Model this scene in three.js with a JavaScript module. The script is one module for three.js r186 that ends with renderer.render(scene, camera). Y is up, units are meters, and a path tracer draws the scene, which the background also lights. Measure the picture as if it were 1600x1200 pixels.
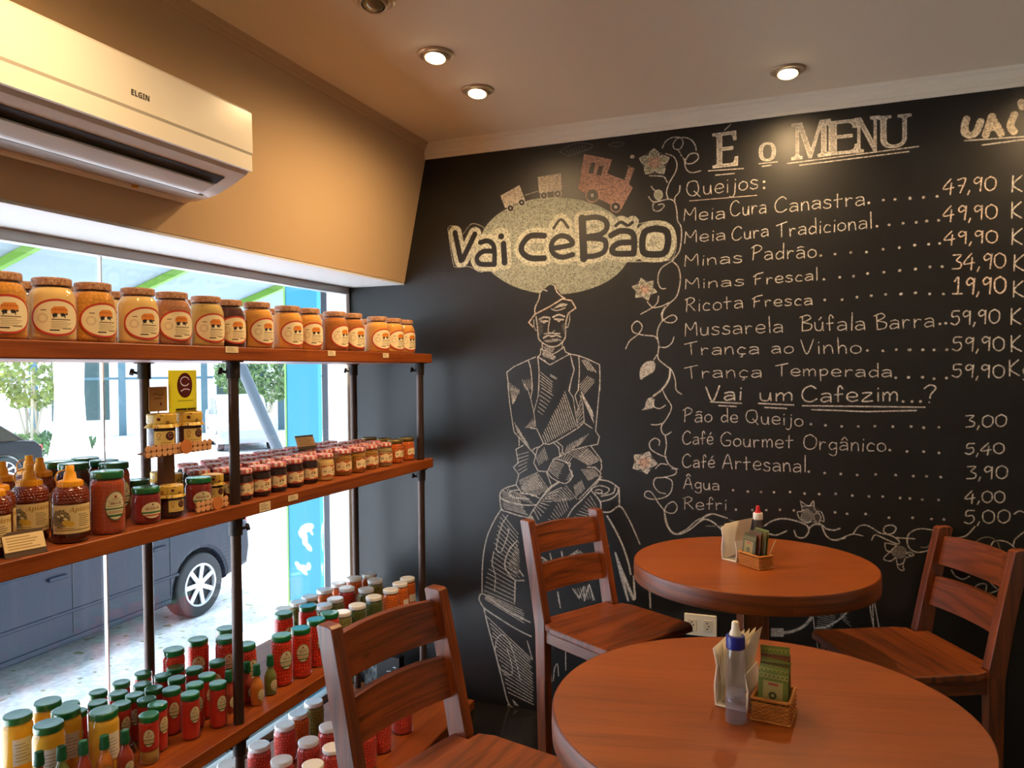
import * as THREE from 'three';
import { RoundedBoxGeometry } from 'three/addons/geometries/RoundedBoxGeometry.js';
import { TextGeometry } from 'three/addons/geometries/TextGeometry.js';
import { FontLoader } from 'three/addons/loaders/FontLoader.js';
import { RectAreaLightUniformsLib } from 'three/addons/lights/RectAreaLightUniformsLib.js';
import { mergeGeometries } from 'three/addons/utils/BufferGeometryUtils.js';

// ------------------------------------------------------------------ camera, sky, sun, exposure
const scene = new THREE.Scene();
const camera = new THREE.PerspectiveCamera(53.63, 4 / 3, 0.05, 200);
camera.position.set(0, 1.32, 2.75);
camera.rotation.order = 'YXZ';
camera.rotation.set(-0.0182, 0.3694, -0.01025);
const renderer = new THREE.WebGLRenderer({ antialias: true });
renderer.toneMapping = THREE.LinearToneMapping;
renderer.toneMappingExposure = 1.0;
renderer.shadowMap.enabled = true;
RectAreaLightUniformsLib.init();
scene.background = new THREE.Color(0.66, 0.85, 1.05).multiplyScalar(5.2);
const sun = new THREE.DirectionalLight(new THREE.Color(0.92, 0.97, 1.05), 36);
sun.name = 'sun';
sun.position.set(-16 - 3, 27, 6 - 3); sun.target.position.set(-3, 0, -3);
Object.assign(sun.shadow.camera, { left: -30, right: 30, top: 30, bottom: -30, near: 1, far: 80 });
scene.add(sun, sun.target);
const LAMP_COLOR = new THREE.Color(1, 0.66, 0.33), LAMP_POWER = 2.75;

// ------------------------------------------------------------------ helpers
let seed = 12345;
const rnd = (a = 0, b = 1) => { seed = (seed * 1664525 + 1013904223) >>> 0; return a + (b - a) * seed / 4294967296; };
const taken = {};
const numbered = (n) => { taken[n] = (taken[n] ?? -1) + 1; return taken[n] ? `${n}_${String(taken[n]).padStart(3, '0')}` : n; };
const flat = (g) => { const r = g.index ? g.toNonIndexed() : g; for (const k of Object.keys(r.attributes)) if (!['position', 'normal', 'uv'].includes(k)) r.deleteAttribute(k); return r; };
const join = (list) => (Array.isArray(list) ? (list.length === 1 ? list[0] : mergeGeometries(list.map(flat))) : list);
function obj(name, geometry, material, parent) {
  const m = new THREE.Mesh(join(geometry), material);
  m.name = parent ? name : numbered(name);
  (parent ?? scene).add(m);
  return m;
}
function tag(o, label, category, group, kind) {
  if (label) o.userData.label = label;
  if (category) o.userData.category = category;
  if (group) o.userData.group = group;
  if (kind) o.userData.kind = kind;
  return o;
}
function thing(name, label, category, [x, y, z] = [0, 0, 0], turn = 0, group) {
  const o = new THREE.Group(); o.name = numbered(name); scene.add(o);
  o.position.set(x, y, z); o.rotation.y = turn;
  return tag(o, label, category, group);
}
const struct = (name, g, m, label, category) => tag(obj(name, g, m), label, category ?? name.replace(/_\w+$/, ''), null, 'structure');
const bx = (w, h, d, x = 0, y = 0, z = 0) => new THREE.BoxGeometry(w, h, d).translate(x, y, z);
const box = (x0, x1, y0, y1, z0, z1) => bx(x1 - x0, y1 - y0, z1 - z0, (x0 + x1) / 2, (y0 + y1) / 2, (z0 + z1) / 2);
const rb = (w, h, d, r, x = 0, y = 0, z = 0, s = 3) => new RoundedBoxGeometry(w, h, d, s, r).translate(x, y, z);
const cyl = (r0, r1, h, x = 0, y = 0, z = 0, n = 28) => new THREE.CylinderGeometry(r1, r0, h, n).translate(x, y + h / 2, z);
const lathe = (p, n = 32) => new THREE.LatheGeometry(p.map(([x, y]) => new THREE.Vector2(x, y)), n);
const V3 = (...a) => new THREE.Vector3(...a);
function rod(a, b, r, n = 12) {
  const A = V3(...a), B = V3(...b), d = B.clone().sub(A), g = new THREE.CylinderGeometry(r, r, d.length(), n);
  return g.applyQuaternion(new THREE.Quaternion().setFromUnitVectors(V3(0, 1, 0), d.normalize())).translate(...A.add(B).multiplyScalar(0.5).toArray());
}
const tube = (pts, r, n = 24, k = 8, closed = false) => new THREE.TubeGeometry(new THREE.CatmullRomCurve3(pts.map((p) => V3(...p)), closed), n, r, k, closed);
function prism(outline, depth, bevel = 0) {                          // outline in x, y; extruded along z from 0 to depth
  const s = new THREE.Shape(outline.map(([x, y]) => new THREE.Vector2(x, y)));
  return new THREE.ExtrudeGeometry(s, { depth: depth - 2 * bevel, bevelEnabled: bevel > 0, bevelSize: bevel, bevelOffset: -bevel, bevelThickness: bevel, bevelSegments: 2, curveSegments: 10 }).translate(0, 0, bevel);
}
function boxUV(geometry, axis = 'x', du = 0, dv = 0) {               // uv in metres, u along the grain
  const g = join(geometry), p = g.attributes.position, n = g.attributes.normal, uv = new Float32Array(p.count * 2);
  const a = 'xyz'.indexOf(axis), o = [0, 1, 2].filter((k) => k !== a);
  for (let i = 0; i < p.count; i++) {
    const P = [p.getX(i), p.getY(i), p.getZ(i)], N = [n.getX(i), n.getY(i), n.getZ(i)].map(Math.abs);
    if (N[a] > Math.max(N[o[0]], N[o[1]])) { uv[2 * i] = P[o[0]] + du; uv[2 * i + 1] = P[o[1]] + dv; }
    else { uv[2 * i] = P[a] + du; uv[2 * i + 1] = P[N[o[0]] > N[o[1]] ? o[1] : o[0]] + dv; }
  }
  g.setAttribute('uv', new THREE.BufferAttribute(uv, 2));
  return g;
}
// value noise
const HASH = new Float32Array(65536); for (let i = 0; i < 65536; i++) HASH[i] = rnd();
const hash = (x, y) => HASH[((x * 73 + y * 179 + ((x * y) & 31) * 7) & 255) * 256 + ((y * 101 + x * 37) & 255)];
function noise(x, y, px = 1e9, py = 1e9) {
  const ix = Math.floor(x), iy = Math.floor(y), fx = x - ix, fy = y - iy, sx = fx * fx * (3 - 2 * fx), sy = fy * fy * (3 - 2 * fy), w = (v, p) => ((v % p) + p) % p;
  const x0 = w(ix, px), x1 = w(ix + 1, px), y0 = w(iy, py), y1 = w(iy + 1, py);
  return (hash(x0, y0) * (1 - sx) + hash(x1, y0) * sx) * (1 - sy) + (hash(x0, y1) * (1 - sx) + hash(x1, y1) * sx) * sy;
}
function canvas(w, h, draw) { const c = document.createElement('canvas'); c.width = w; c.height = h; draw(c.getContext('2d'), w, h); return c; }
function tex(c, repeat, srgb = true) {
  const t = new THREE.CanvasTexture(c); t.colorSpace = srgb ? THREE.SRGBColorSpace : THREE.NoColorSpace;
  t.wrapS = t.wrapT = repeat ? THREE.RepeatWrapping : THREE.ClampToEdgeWrapping; if (repeat) t.repeat.set(...repeat);
  return t;
}
const pixels = (w, h, f) => canvas(w, h, (c) => { const d = c.createImageData(w, h); for (let y = 0; y < h; y++) for (let x = 0; x < w; x++) { const v = f(x / w, y / h), k = 4 * (y * w + x); d.data[k] = v[0]; d.data[k + 1] = v[1]; d.data[k + 2] = v[2]; d.data[k + 3] = 255; } c.putImageData(d, 0, 0); });
const mixc = (a, b, t) => a.map((v, i) => v + (b[i] - v) * t);
const wood = (light, dark, rings, off, bold = 0, calm = 1) => pixels(1024, 1024, (u, v) => {
  const warp = noise(u * 2 + off, v * 3 + off, 1e6, 1e6) + noise(u * 5 + off, v * 8 + 9) * 0.3;
  const ring = 0.5 + 0.5 * Math.sin((v * rings + warp * 1.7) * 6.283);
  const fibre = noise(u * 14 + off, v * 260), fine = noise(u * 46, v * 500 + off), blotch = noise(u * 3 + off * 2, v * 5 + off), cloud = noise(u * 9 + off, v * 14 + off);
  const knot = Math.max(0, 1 - Math.hypot((u - 0.63) * 40, (v - 0.37) * 60)), streak = Math.pow(noise(u * 5 + off, v * 90 + off), 5);
  const t = (0.16 + bold) * Math.pow(ring, 4) + 0.26 * fibre + 0.14 * fine + 0.3 * (blotch - 0.35) + 0.22 * (cloud - 0.4) + 0.55 * streak + 0.5 * knot;
  return mixc(light, dark, Math.min(1, Math.max(0, 0.3 + (t - 0.3) * calm)));
});
const std = (o) => new THREE.MeshStandardMaterial(o);
const phy = (o) => new THREE.MeshPhysicalMaterial(o);

// ------------------------------------------------------------------ materials
const woodShelf = wood([166, 86, 28], [96, 37, 8], 7, 3.1), woodTable = wood([160, 82, 25], [92, 40, 8], 6, 17.4, -0.06, 0.7), woodChair = wood([152, 74, 24], [62, 26, 8], 11, 41.7, 0.1);
const M = {
  shelf: std({ map: tex(woodShelf, [0.8, 1.6]), roughness: 0.42 }),
  table: phy({ map: tex(woodTable, [0.9, 1.3]), roughness: 0.36, clearcoat: 0.25, clearcoatRoughness: 0.3 }),
  chair: phy({ map: tex(woodChair, [1.3, 2.2]), roughness: 0.4, clearcoat: 0.2, clearcoatRoughness: 0.35 }),
  tableEdge: std({ map: tex(woodChair, [0.8, 3]), roughness: 0.38 }),
  pipe: std({ color: 0x4a3a34, roughness: 0.38, metalness: 0.6 }),
  pipeFitting: std({ color: 0x2b2523, roughness: 0.5, metalness: 0.5 }),
  ceiling: std({ color: 0xf2e4c9, roughness: 0.85 }),
  beige: std({ color: 0xc8aa84, roughness: 0.75 }),
  moulding: std({ color: 0xf4ecd8, roughness: 0.6 }),
  white: std({ color: 0xf1f1ee, roughness: 0.6 }),
  aluminium: std({ color: 0xb9bab8, roughness: 0.4, metalness: 0.3 }),
  soffit: std({ color: 0xd4d4d2, roughness: 0.7 }),
  plaster: std({ color: 0xe9e4d8, roughness: 0.9 }),
  plastic: std({ color: 0xefe9dc, roughness: 0.28 }),
  plasticGrey: std({ color: 0xb9b3aa, roughness: 0.35 }),
  black: std({ color: 0x0c0b0b, roughness: 0.6 }),
  pane: phy({ color: 0xffffff, transmission: 1, thickness: 0, roughness: 0.0, ior: 1.5 }),
  jarGlass: phy({ color: 0xffffff, transmission: 1, thickness: 0, roughness: 0.02, ior: 1.5 }),
  floor: std({ map: tex(pixels(512, 512, (u, v) => { const n = 14 + 14 * noise(u * 30, v * 30, 30, 30) + 10 * noise(u * 120, v * 120, 120, 120); return [n * 1.1, n, n * 0.95]; }), [1.2, 1.2]), roughness: 0.16 }),
  paper: std({ color: 0xe7d8b8, roughness: 0.85 }),
  napkin: std({ color: 0xf2e8d2, roughness: 0.95, side: THREE.DoubleSide }),
};

// ------------------------------------------------------------------ the chalk wall: strokes in millimetres on the wall plane (x to the right, y up from the floor)
const CHALK_STROKES = [
[3,2,2,[-591,1769,-595,1742,-606,1715,-623,1690,-646,1668,-675,1648,-710,1632,-749,1619,-792,1610,-837,1605,-884,1605,-932,1610,-979,1619,-1024,1632,-1066,1649,-1103,1671,-1136,1695,-1162,1722,-1181,1751,-1193,1780,-1196,1810,-1192,1840,-1180,1868,-1160,1894,-1133,1917,-1100,1937,-1062,1953,-1020,1964,-975,1972,-928,1974,-881,1972,-834,1965,-789,1955,-746,1940,-708,1922,-673,1901,-645,1877,-621,1852,-605,1825,-595,1797,-591,1769]],
[63.2,7,0,[-1301,1869,-1277,1758]],
[63.2,7,0,[-1215,1857,-1270,1760]],
[61.4,7,0,[-1192,1823,-1162,1827,-1138,1811,-1132,1779,-1133,1733]],
[61.4,7,0,[-1132,1784,-1180,1787,-1207,1764,-1193,1739,-1134,1734]],
[65.1,7,0,[-1094,1811,-1090,1738]],
[64.2,7,0,[-927,1830,-983,1833,-1016,1803,-1017,1774,-984,1749,-928,1745]],
[53.1,7,0,[-889,1856,-860,1886,-832,1854]],
[60.7,7,0,[-893,1780,-819,1789,-829,1814,-859,1825,-887,1813,-900,1785,-888,1758,-855,1744,-815,1751]],
[67.9,7,0,[-777,1883,-772,1734]],
[59.9,7,0,[-779,1883,-720,1883,-686,1864,-685,1837,-708,1819,-762,1814]],
[59.9,7,0,[-762,1809,-698,1799,-687,1776,-698,1752,-732,1741,-778,1741]],
[51.9,7,0,[-650,1846,-630,1858,-605,1844,-588,1854]],
[61.7,7,0,[-668,1812,-635,1825,-597,1820,-582,1797,-583,1744]],
[61.7,7,0,[-582,1781,-636,1782,-663,1764,-652,1745,-584,1740]],
[63.5,7,0,[-506,1825,-468,1814,-459,1777,-472,1737,-509,1732,-547,1742,-552,1783,-541,1817,-506,1825]],
[2,7,2,[-470,1775,-473,1761,-481,1749,-493,1741,-506,1739,-520,1743,-532,1752,-540,1765,-542,1780,-539,1795,-532,1807,-520,1814,-506,1816,-492,1812,-481,1803,-473,1790,-470,1775]],
[2,7,2,[-1066,1837,-1069,1824,-1077,1813,-1089,1807,-1104,1805,-1118,1809,-1131,1817,-1139,1829,-1141,1843,-1138,1856,-1130,1867,-1118,1874,-1103,1875,-1089,1871,-1076,1863,-1068,1851,-1066,1837]],
[19.4,1,0,[-1301,1869,-1277,1758]],
[19.4,1,0,[-1215,1857,-1270,1760]],
[17.5,1,0,[-1192,1823,-1162,1827,-1138,1811,-1132,1779,-1133,1733]],
[17.5,1,0,[-1132,1784,-1180,1787,-1207,1764,-1193,1739,-1134,1734]],
[21.2,1,0,[-1094,1811,-1090,1738]],
[20.3,1,0,[-927,1830,-983,1833,-1016,1803,-1017,1774,-984,1749,-928,1745]],
[9.2,1,0,[-889,1856,-860,1886,-832,1854]],
[17.7,1,0,[-893,1780,-819,1789,-829,1814,-859,1825,-887,1813,-900,1785,-888,1758,-855,1744,-815,1751]],
[25.7,1,0,[-777,1883,-772,1734]],
[17.8,1,0,[-779,1883,-720,1883,-686,1864,-685,1837,-708,1819,-762,1814]],
[17.8,1,0,[-762,1809,-698,1799,-687,1776,-698,1752,-732,1741,-778,1741]],
[9.8,1,0,[-650,1846,-630,1858,-605,1844,-588,1854]],
[19.5,1,0,[-668,1812,-635,1825,-597,1820,-582,1797,-583,1744]],
[19.5,1,0,[-582,1781,-636,1782,-663,1764,-652,1745,-584,1740]],
[21.3,1,0,[-506,1825,-468,1814,-459,1777,-472,1737,-509,1732,-547,1742,-552,1783,-541,1817,-506,1825]],
[2,1,2,[-1091,1839,-1092,1835,-1094,1831,-1099,1829,-1103,1828,-1108,1830,-1112,1832,-1115,1836,-1116,1841,-1115,1845,-1112,1849,-1108,1851,-1103,1852,-1098,1851,-1094,1848,-1092,1844,-1091,1839]],
[3,7,0,[-1330,1869,-1331,1891,-1314,1898,-1281,1887,-1268,1861,-1230,1898,-1185,1886,-1150,1855,-1120,1891]],
[3,7,0,[-1330,1869,-1323,1819,-1310,1746,-1298,1733,-1241,1731,-1199,1709,-1181,1708]],
[3,7,0,[-645,1873,-623,1866,-605,1857,-583,1872,-566,1861,-564,1847,-518,1853,-470,1847,-442,1823,-430,1779,-437,1728,-461,1708,-553,1709,-631,1713]],
[4,4,2,[-1104,1997,-1026,2030,-1004,1972,-1085,1950]],
[4,4,2,[-950,2054,-859,2059,-855,1997,-945,1993]],
[3,0,1,[-1104,1997,-1026,2030,-1004,1972,-1085,1950,-1104,1997]],
[3,0,1,[-950,2054,-859,2059,-855,1997,-945,1993,-950,2054]],
[3,1,2,[-1050,1945,-1051,1940,-1055,1935,-1061,1933,-1067,1934,-1072,1937,-1076,1942,-1077,1947,-1076,1953,-1072,1957,-1066,1959,-1060,1958,-1055,1955,-1051,1951,-1050,1945]],
[3.5,0,0,[-1050,1945,-1051,1940,-1055,1935,-1061,1933,-1067,1934,-1072,1937,-1076,1942,-1077,1947,-1076,1953,-1072,1957,-1066,1959,-1060,1958,-1055,1955,-1051,1951,-1050,1945]],
[2,0,2,[-1059,1946,-1061,1943,-1063,1941,-1066,1943,-1067,1947,-1066,1950,-1063,1951,-1061,1949,-1059,1946]],
[3,1,2,[-1003,1963,-1005,1957,-1009,1953,-1014,1951,-1020,1952,-1026,1955,-1029,1960,-1031,1965,-1029,1971,-1025,1975,-1020,1977,-1014,1976,-1008,1973,-1005,1968,-1003,1963]],
[3.5,0,0,[-1003,1963,-1005,1957,-1009,1953,-1014,1951,-1020,1952,-1026,1955,-1029,1960,-1031,1965,-1029,1971,-1025,1975,-1020,1977,-1014,1976,-1008,1973,-1005,1968,-1003,1963]],
[2,0,2,[-1013,1964,-1014,1960,-1017,1959,-1020,1961,-1021,1964,-1020,1968,-1017,1969,-1014,1967,-1013,1964]],
[3,1,2,[-913,1981,-914,1975,-918,1971,-924,1969,-930,1970,-936,1973,-939,1978,-941,1983,-939,1989,-935,1993,-930,1995,-924,1995,-918,1992,-914,1987,-913,1981]],
[3.5,0,0,[-913,1981,-914,1975,-918,1971,-924,1969,-930,1970,-936,1973,-939,1978,-941,1983,-939,1989,-935,1993,-930,1995,-924,1995,-918,1992,-914,1987,-913,1981]],
[2,0,2,[-923,1982,-924,1979,-927,1977,-930,1979,-931,1983,-929,1986,-927,1987,-924,1985,-923,1982]],
[3,1,2,[-857,1982,-859,1976,-863,1972,-869,1969,-876,1970,-881,1973,-885,1979,-887,1985,-885,1991,-881,1995,-875,1997,-869,1997,-863,1994,-859,1988,-857,1982]],
[3.5,0,0,[-857,1982,-859,1976,-863,1972,-869,1969,-876,1970,-881,1973,-885,1979,-887,1985,-885,1991,-881,1995,-875,1997,-869,1997,-863,1994,-859,1988,-857,1982]],
[2,0,2,[-868,1983,-869,1980,-872,1979,-875,1980,-876,1984,-875,1987,-872,1988,-869,1986,-868,1983]],
[3,0,1,[-1004,1990,-951,2001]],
[3,0,1,[-853,2011,-791,2004]],
[3,3,2,[-767,2120,-663,2089,-681,2039,-616,2009,-599,2055,-582,2049,-602,1995,-587,1979,-630,1905,-714,1952,-791,1991]],
[3,6,1,[-767,2120,-663,2089,-681,2039,-616,2009,-599,2055,-604,2061,-579,2048,-602,1995,-587,1979,-630,1905,-714,1952,-791,1991,-767,2120]],
[3,1,2,[-739,2087,-725,2083,-734,2044,-752,2049]],
[3,1,2,[-711,2072,-695,2068,-704,2034,-721,2041]],
[3,1,2,[-713,1963,-714,1955,-719,1948,-725,1943,-733,1941,-742,1942,-750,1946,-756,1951,-760,1959,-762,1967,-760,1975,-756,1982,-749,1987,-741,1989,-733,1988,-725,1984,-718,1978,-714,1971,-713,1963]],
[4,6,0,[-713,1963,-714,1955,-719,1948,-725,1943,-733,1941,-742,1942,-750,1946,-756,1951,-760,1959,-762,1967,-760,1975,-756,1982,-749,1987,-741,1989,-733,1988,-725,1984,-718,1978,-714,1971,-713,1963]],
[2,0,2,[-731,1964,-733,1959,-737,1958,-742,1960,-744,1966,-742,1971,-737,1972,-733,1970,-731,1964]],
[3,1,2,[-631,1913,-632,1907,-635,1902,-640,1898,-646,1896,-653,1897,-659,1900,-664,1904,-667,1910,-668,1916,-667,1922,-664,1927,-659,1931,-653,1933,-646,1932,-640,1929,-635,1925,-632,1919,-631,1913]],
[4,6,0,[-631,1913,-632,1907,-635,1902,-640,1898,-646,1896,-653,1897,-659,1900,-664,1904,-667,1910,-668,1916,-667,1922,-664,1927,-659,1931,-653,1933,-646,1932,-640,1929,-635,1925,-632,1919,-631,1913]],
[2,0,2,[-643,1914,-645,1909,-650,1907,-654,1910,-656,1915,-654,1920,-649,1922,-645,1919,-643,1914]],
[3,9,0,[-862,2140,-836,2155,-789,2164,-738,2153,-743,2139,-779,2131,-810,2122,-831,2122,-862,2140]],
[3,9,0,[-673,2146,-648,2150,-615,2142,-643,2134,-673,2143]],
[3,9,1,[-839,2148,-822,2123]],
[3,9,1,[-825,2148,-813,2124]],
[3,9,1,[-812,2149,-804,2127]],
[3,9,1,[-800,2152,-795,2129]],
[3,9,1,[-786,2153,-786,2131]],
[3,9,1,[-773,2154,-777,2132]],
[3,9,1,[-760,2154,-767,2136]],
[2,0,2,[-578,2090,-579,2087,-582,2084,-586,2084,-591,2085,-594,2088,-595,2092,-594,2095,-590,2098,-586,2098,-582,2097,-579,2094,-578,2090]],
[3,1,2,[-940,1621,-906,1643,-887,1637,-864,1608,-845,1589,-910,1557,-968,1536,-962,1565,-950,1597]],
[6,0,0,[-919,1620,-933,1626,-944,1617,-952,1588,-966,1560,-968,1538]],
[6,8,0,[-887,1637,-879,1616,-862,1599,-847,1588]],
[8,8,1,[-977,1486,-993,1503,-967,1534,-910,1559,-857,1588,-821,1579,-805,1551,-833,1533,-837,1524]],
[5,0,0,[-901,1551,-880,1544,-846,1553]],
[4,0,1,[-891,1552,-863,1571]],
[4,0,1,[-883,1554,-862,1569]],
[4,0,1,[-877,1555,-856,1570]],
[4,0,1,[-869,1557,-852,1570]],
[4,0,1,[-863,1558,-849,1569]],
[4,0,1,[-858,1557,-845,1568]],
[4,0,1,[-851,1559,-842,1567]],
[4,0,1,[-845,1560,-838,1567]],
[5,0,1,[-972,1512,-972,1488,-965,1471,-959,1473]],
[5,0,1,[-829,1531,-829,1505,-837,1479,-842,1481]],
[6,0,0,[-963,1525,-957,1477,-952,1438,-927,1417,-904,1408,-877,1411,-857,1427,-847,1444,-844,1495,-838,1522]],
[8,0,0,[-949,1514,-930,1521,-909,1518]],
[8,0,0,[-895,1520,-872,1528,-850,1521]],
[8,0,0,[-945,1506,-917,1505]],
[8,0,0,[-888,1512,-855,1509]],
[8,0,0,[-933,1442,-915,1451,-900,1447,-881,1451,-866,1444]],
[11,0,3,[-930,1503]],
[11,0,3,[-872,1507]],
[5,0,0,[-907,1515,-915,1468,-904,1458,-889,1469]],
[5,0,0,[-931,1457,-907,1461]],
[5,0,0,[-896,1458,-868,1457]],
[3,9,1,[-958,1504,-937,1519]],
[3,9,1,[-957,1497,-936,1513]],
[3,9,1,[-958,1490,-936,1506]],
[3,9,1,[-955,1484,-936,1499]],
[3,9,1,[-955,1477,-936,1491]],
[3,9,1,[-954,1471,-936,1485]],
[3,9,1,[-952,1465,-936,1477]],
[3,9,1,[-953,1457,-936,1471]],
[3,9,1,[-951,1451,-936,1463]],
[3,9,1,[-862,1486,-847,1497]],
[3,9,1,[-859,1481,-846,1493]],
[3,9,1,[-858,1474,-847,1488]],
[3,9,1,[-856,1467,-847,1485]],
[3,9,1,[-853,1460,-847,1481]],
[3,9,1,[-850,1456,-847,1477]],
[3,9,1,[-848,1451,-846,1474]],
[4,0,1,[-931,1432,-913,1424]],
[4,0,1,[-923,1433,-904,1425]],
[4,0,1,[-914,1434,-897,1426]],
[4,0,1,[-907,1435,-888,1427]],
[4,0,1,[-900,1437,-880,1428]],
[4,0,1,[-891,1437,-873,1430]],
[4,0,1,[-882,1438,-863,1430]],
[4,0,1,[-933,1409,-922,1390]],
[4,0,1,[-926,1409,-918,1389]],
[4,0,1,[-919,1409,-914,1387]],
[4,0,1,[-912,1409,-910,1389]],
[4,0,1,[-905,1408,-906,1387]],
[4,0,1,[-898,1407,-902,1388]],
[4,0,1,[-890,1407,-898,1387]],
[6,0,1,[-939,1420,-939,1399]],
[6,0,1,[-858,1423,-860,1405]],
[6,0,1,[-945,1401,-947,1380,-957,1370,-909,1339,-830,1379,-847,1387,-853,1407]],
[6,0,1,[-943,1399,-897,1379,-881,1387,-854,1404]],
[6,0,1,[-957,1370,-928,1355]],
[4,0,1,[-938,1390,-886,1370]],
[4,0,1,[-936,1385,-888,1367]],
[4,0,1,[-939,1382,-888,1364]],
[4,0,1,[-938,1378,-894,1362]],
[4,0,1,[-934,1372,-892,1358]],
[6,0,1,[-967,1370,-998,1358,-1057,1333,-1086,1312,-1081,1275,-1078,1241]],
[6,0,1,[-830,1379,-795,1372,-758,1358,-715,1337,-714,1295,-715,1241]],
[5,0,0,[-996,1356,-988,1330,-983,1286,-981,1241]],
[5,0,0,[-958,1370,-953,1315,-955,1241]],
[5,0,0,[-828,1379,-819,1339,-814,1319,-825,1281,-833,1241]],
[5,0,0,[-795,1372,-793,1314,-798,1241]],
[4,0,1,[-948,1312,-899,1273]],
[4,0,1,[-948,1300,-901,1264]],
[4,0,1,[-945,1287,-900,1254]],
[4,0,1,[-949,1278,-902,1245]],
[4,0,1,[-946,1265,-903,1236]],
[4,0,1,[-943,1251,-904,1227]],
[3,0,1,[-908,1304,-883,1289]],
[3,0,1,[-908,1300,-881,1285]],
[3,0,1,[-909,1297,-885,1284]],
[5,0,1,[-782,1354,-758,1317]],
[5,0,1,[-775,1355,-748,1314]],
[5,0,1,[-768,1355,-740,1314]],
[5,0,1,[-760,1353,-729,1310]],
[4,0,1,[-760,1295,-791,1263]],
[4,0,1,[-755,1291,-791,1253]],
[4,0,1,[-748,1289,-790,1244]],
[4,0,1,[-743,1285,-788,1235]],
[4,0,1,[-737,1282,-784,1230]],
[4,0,1,[-736,1274,-788,1215]],
[3,0,1,[-1077,1274,-1071,1245]],
[3,0,1,[-1070,1269,-1065,1242]],
[3,0,1,[-1063,1263,-1059,1242]],
[3,0,1,[-1057,1260,-1053,1237]],
[3,0,1,[-1051,1256,-1046,1234]],
[3,0,1,[-1044,1251,-1040,1231]],
[3,0,1,[-1037,1246,-1034,1228]],
[3,0,1,[-1022,1283,-1010,1246]],
[3,0,1,[-1014,1282,-1003,1242]],
[3,0,1,[-1006,1283,-997,1242]],
[3,0,1,[-998,1284,-992,1247]],
[3,0,1,[-990,1284,-986,1245]],
[6,0,1,[-1082,1266,-1075,1192,-1064,1117,-1058,1080,-1021,1043,-972,994]],
[6,0,1,[-715,1265,-720,1212,-728,1133,-732,1090,-718,1069,-725,1041,-772,1031,-824,1016,-870,992,-897,981]],
[6,0,1,[-937,1038,-915,1036,-885,1050,-839,1077,-797,1103,-778,1121,-745,1100]],
[5,0,1,[-1014,1266,-999,1244,-988,1211,-976,1159,-969,1104]],
[5,0,1,[-981,1266,-983,1237,-988,1211]],
[5,0,1,[-954,1266,-958,1218,-976,1159]],
[5,0,1,[-829,1266,-835,1240,-818,1215,-811,1164,-801,1107]],
[5,0,1,[-796,1266,-798,1244,-811,1222,-796,1168]],
[5,0,1,[-792,1226,-781,1193,-776,1125]],
[6,0,1,[-989,1096,-965,1095,-950,1064,-937,1038,-962,1019,-978,963,-961,932,-928,931,-907,877]],
[6,0,1,[-972,993,-984,1011,-970,1021,-954,1025]],
[6,0,1,[-885,1047,-862,1029,-862,1003]],
[6,0,1,[-896,1041,-877,1025,-872,992]],
[6,0,1,[-897,981,-912,954,-924,930,-909,910,-878,893,-852,888,-836,897,-821,919,-834,943,-840,964,-866,977,-897,981]],
[6,0,1,[-851,971,-831,967,-834,953]],
[6,0,1,[-1021,1029,-1051,1013,-1042,961,-1062,943,-1040,916,-1052,875,-1027,842,-991,840,-954,827]],
[6,0,1,[-907,877,-952,824]],
[6,0,1,[-875,893,-909,870,-948,827]],
[6,0,1,[-753,1036,-712,983,-710,954,-715,942]],
[6,0,1,[-765,954,-735,955,-713,933,-721,913,-799,832]],
[6,0,1,[-1038,1058,-1037,1028]],
[5,0,1,[-851,1236,-807,1107]],
[5,0,1,[-856,1226,-815,1104]],
[5,0,1,[-861,1214,-822,1100]],
[5,0,1,[-867,1205,-829,1094]],
[5,0,1,[-872,1193,-838,1093]],
[5,0,1,[-878,1183,-845,1088]],
[5,0,1,[-884,1173,-852,1083]],
[5,0,1,[-890,1165,-859,1078]],
[5,0,1,[-896,1154,-866,1072]],
[5,0,1,[-902,1145,-874,1069]],
[5,0,1,[-907,1134,-882,1066]],
[5,0,1,[-912,1122,-889,1061]],
[5,0,1,[-918,1112,-897,1058]],
[5,0,1,[-923,1102,-904,1053]],
[5,0,1,[-930,1093,-912,1048]],
[5,0,1,[-935,1083,-919,1044]],
[5,0,1,[-941,1072,-928,1041]],
[4,0,1,[-943,1251,-897,1222]],
[4,0,1,[-947,1237,-906,1211]],
[4,0,1,[-952,1224,-912,1198]],
[4,0,1,[-950,1206,-919,1186]],
[4,0,1,[-953,1192,-925,1173]],
[4,0,1,[-957,1178,-933,1161]],
[4,0,1,[-959,1163,-940,1149]],
[4,0,1,[-1071,1249,-1063,1189]],
[4,0,1,[-1065,1252,-1061,1195]],
[4,0,1,[-1058,1247,-1060,1190]],
[4,0,1,[-1051,1249,-1058,1192]],
[4,0,1,[-1045,1242,-1056,1198]],
[4,0,1,[-1036,1244,-1054,1200]],
[4,0,1,[-784,1232,-743,1162]],
[4,0,1,[-787,1236,-742,1156]],
[4,0,1,[-788,1236,-739,1145]],
[4,0,1,[-782,1223,-742,1146]],
[4,0,1,[-784,1225,-744,1145]],
[4,0,1,[-784,1224,-743,1139]],
[4,0,1,[-781,1216,-739,1126]],
[4,0,1,[-784,1220,-739,1121]],
[4,0,1,[-788,1209,-806,1157]],
[4,0,1,[-786,1193,-805,1147]],
[4,0,1,[-783,1177,-802,1141]],
[4,0,1,[-781,1161,-802,1130]],
[4,0,1,[-780,1144,-800,1122]],
[4,0,1,[-777,1129,-798,1113]],
[4,0,1,[-1055,1117,-1042,1075]],
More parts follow.
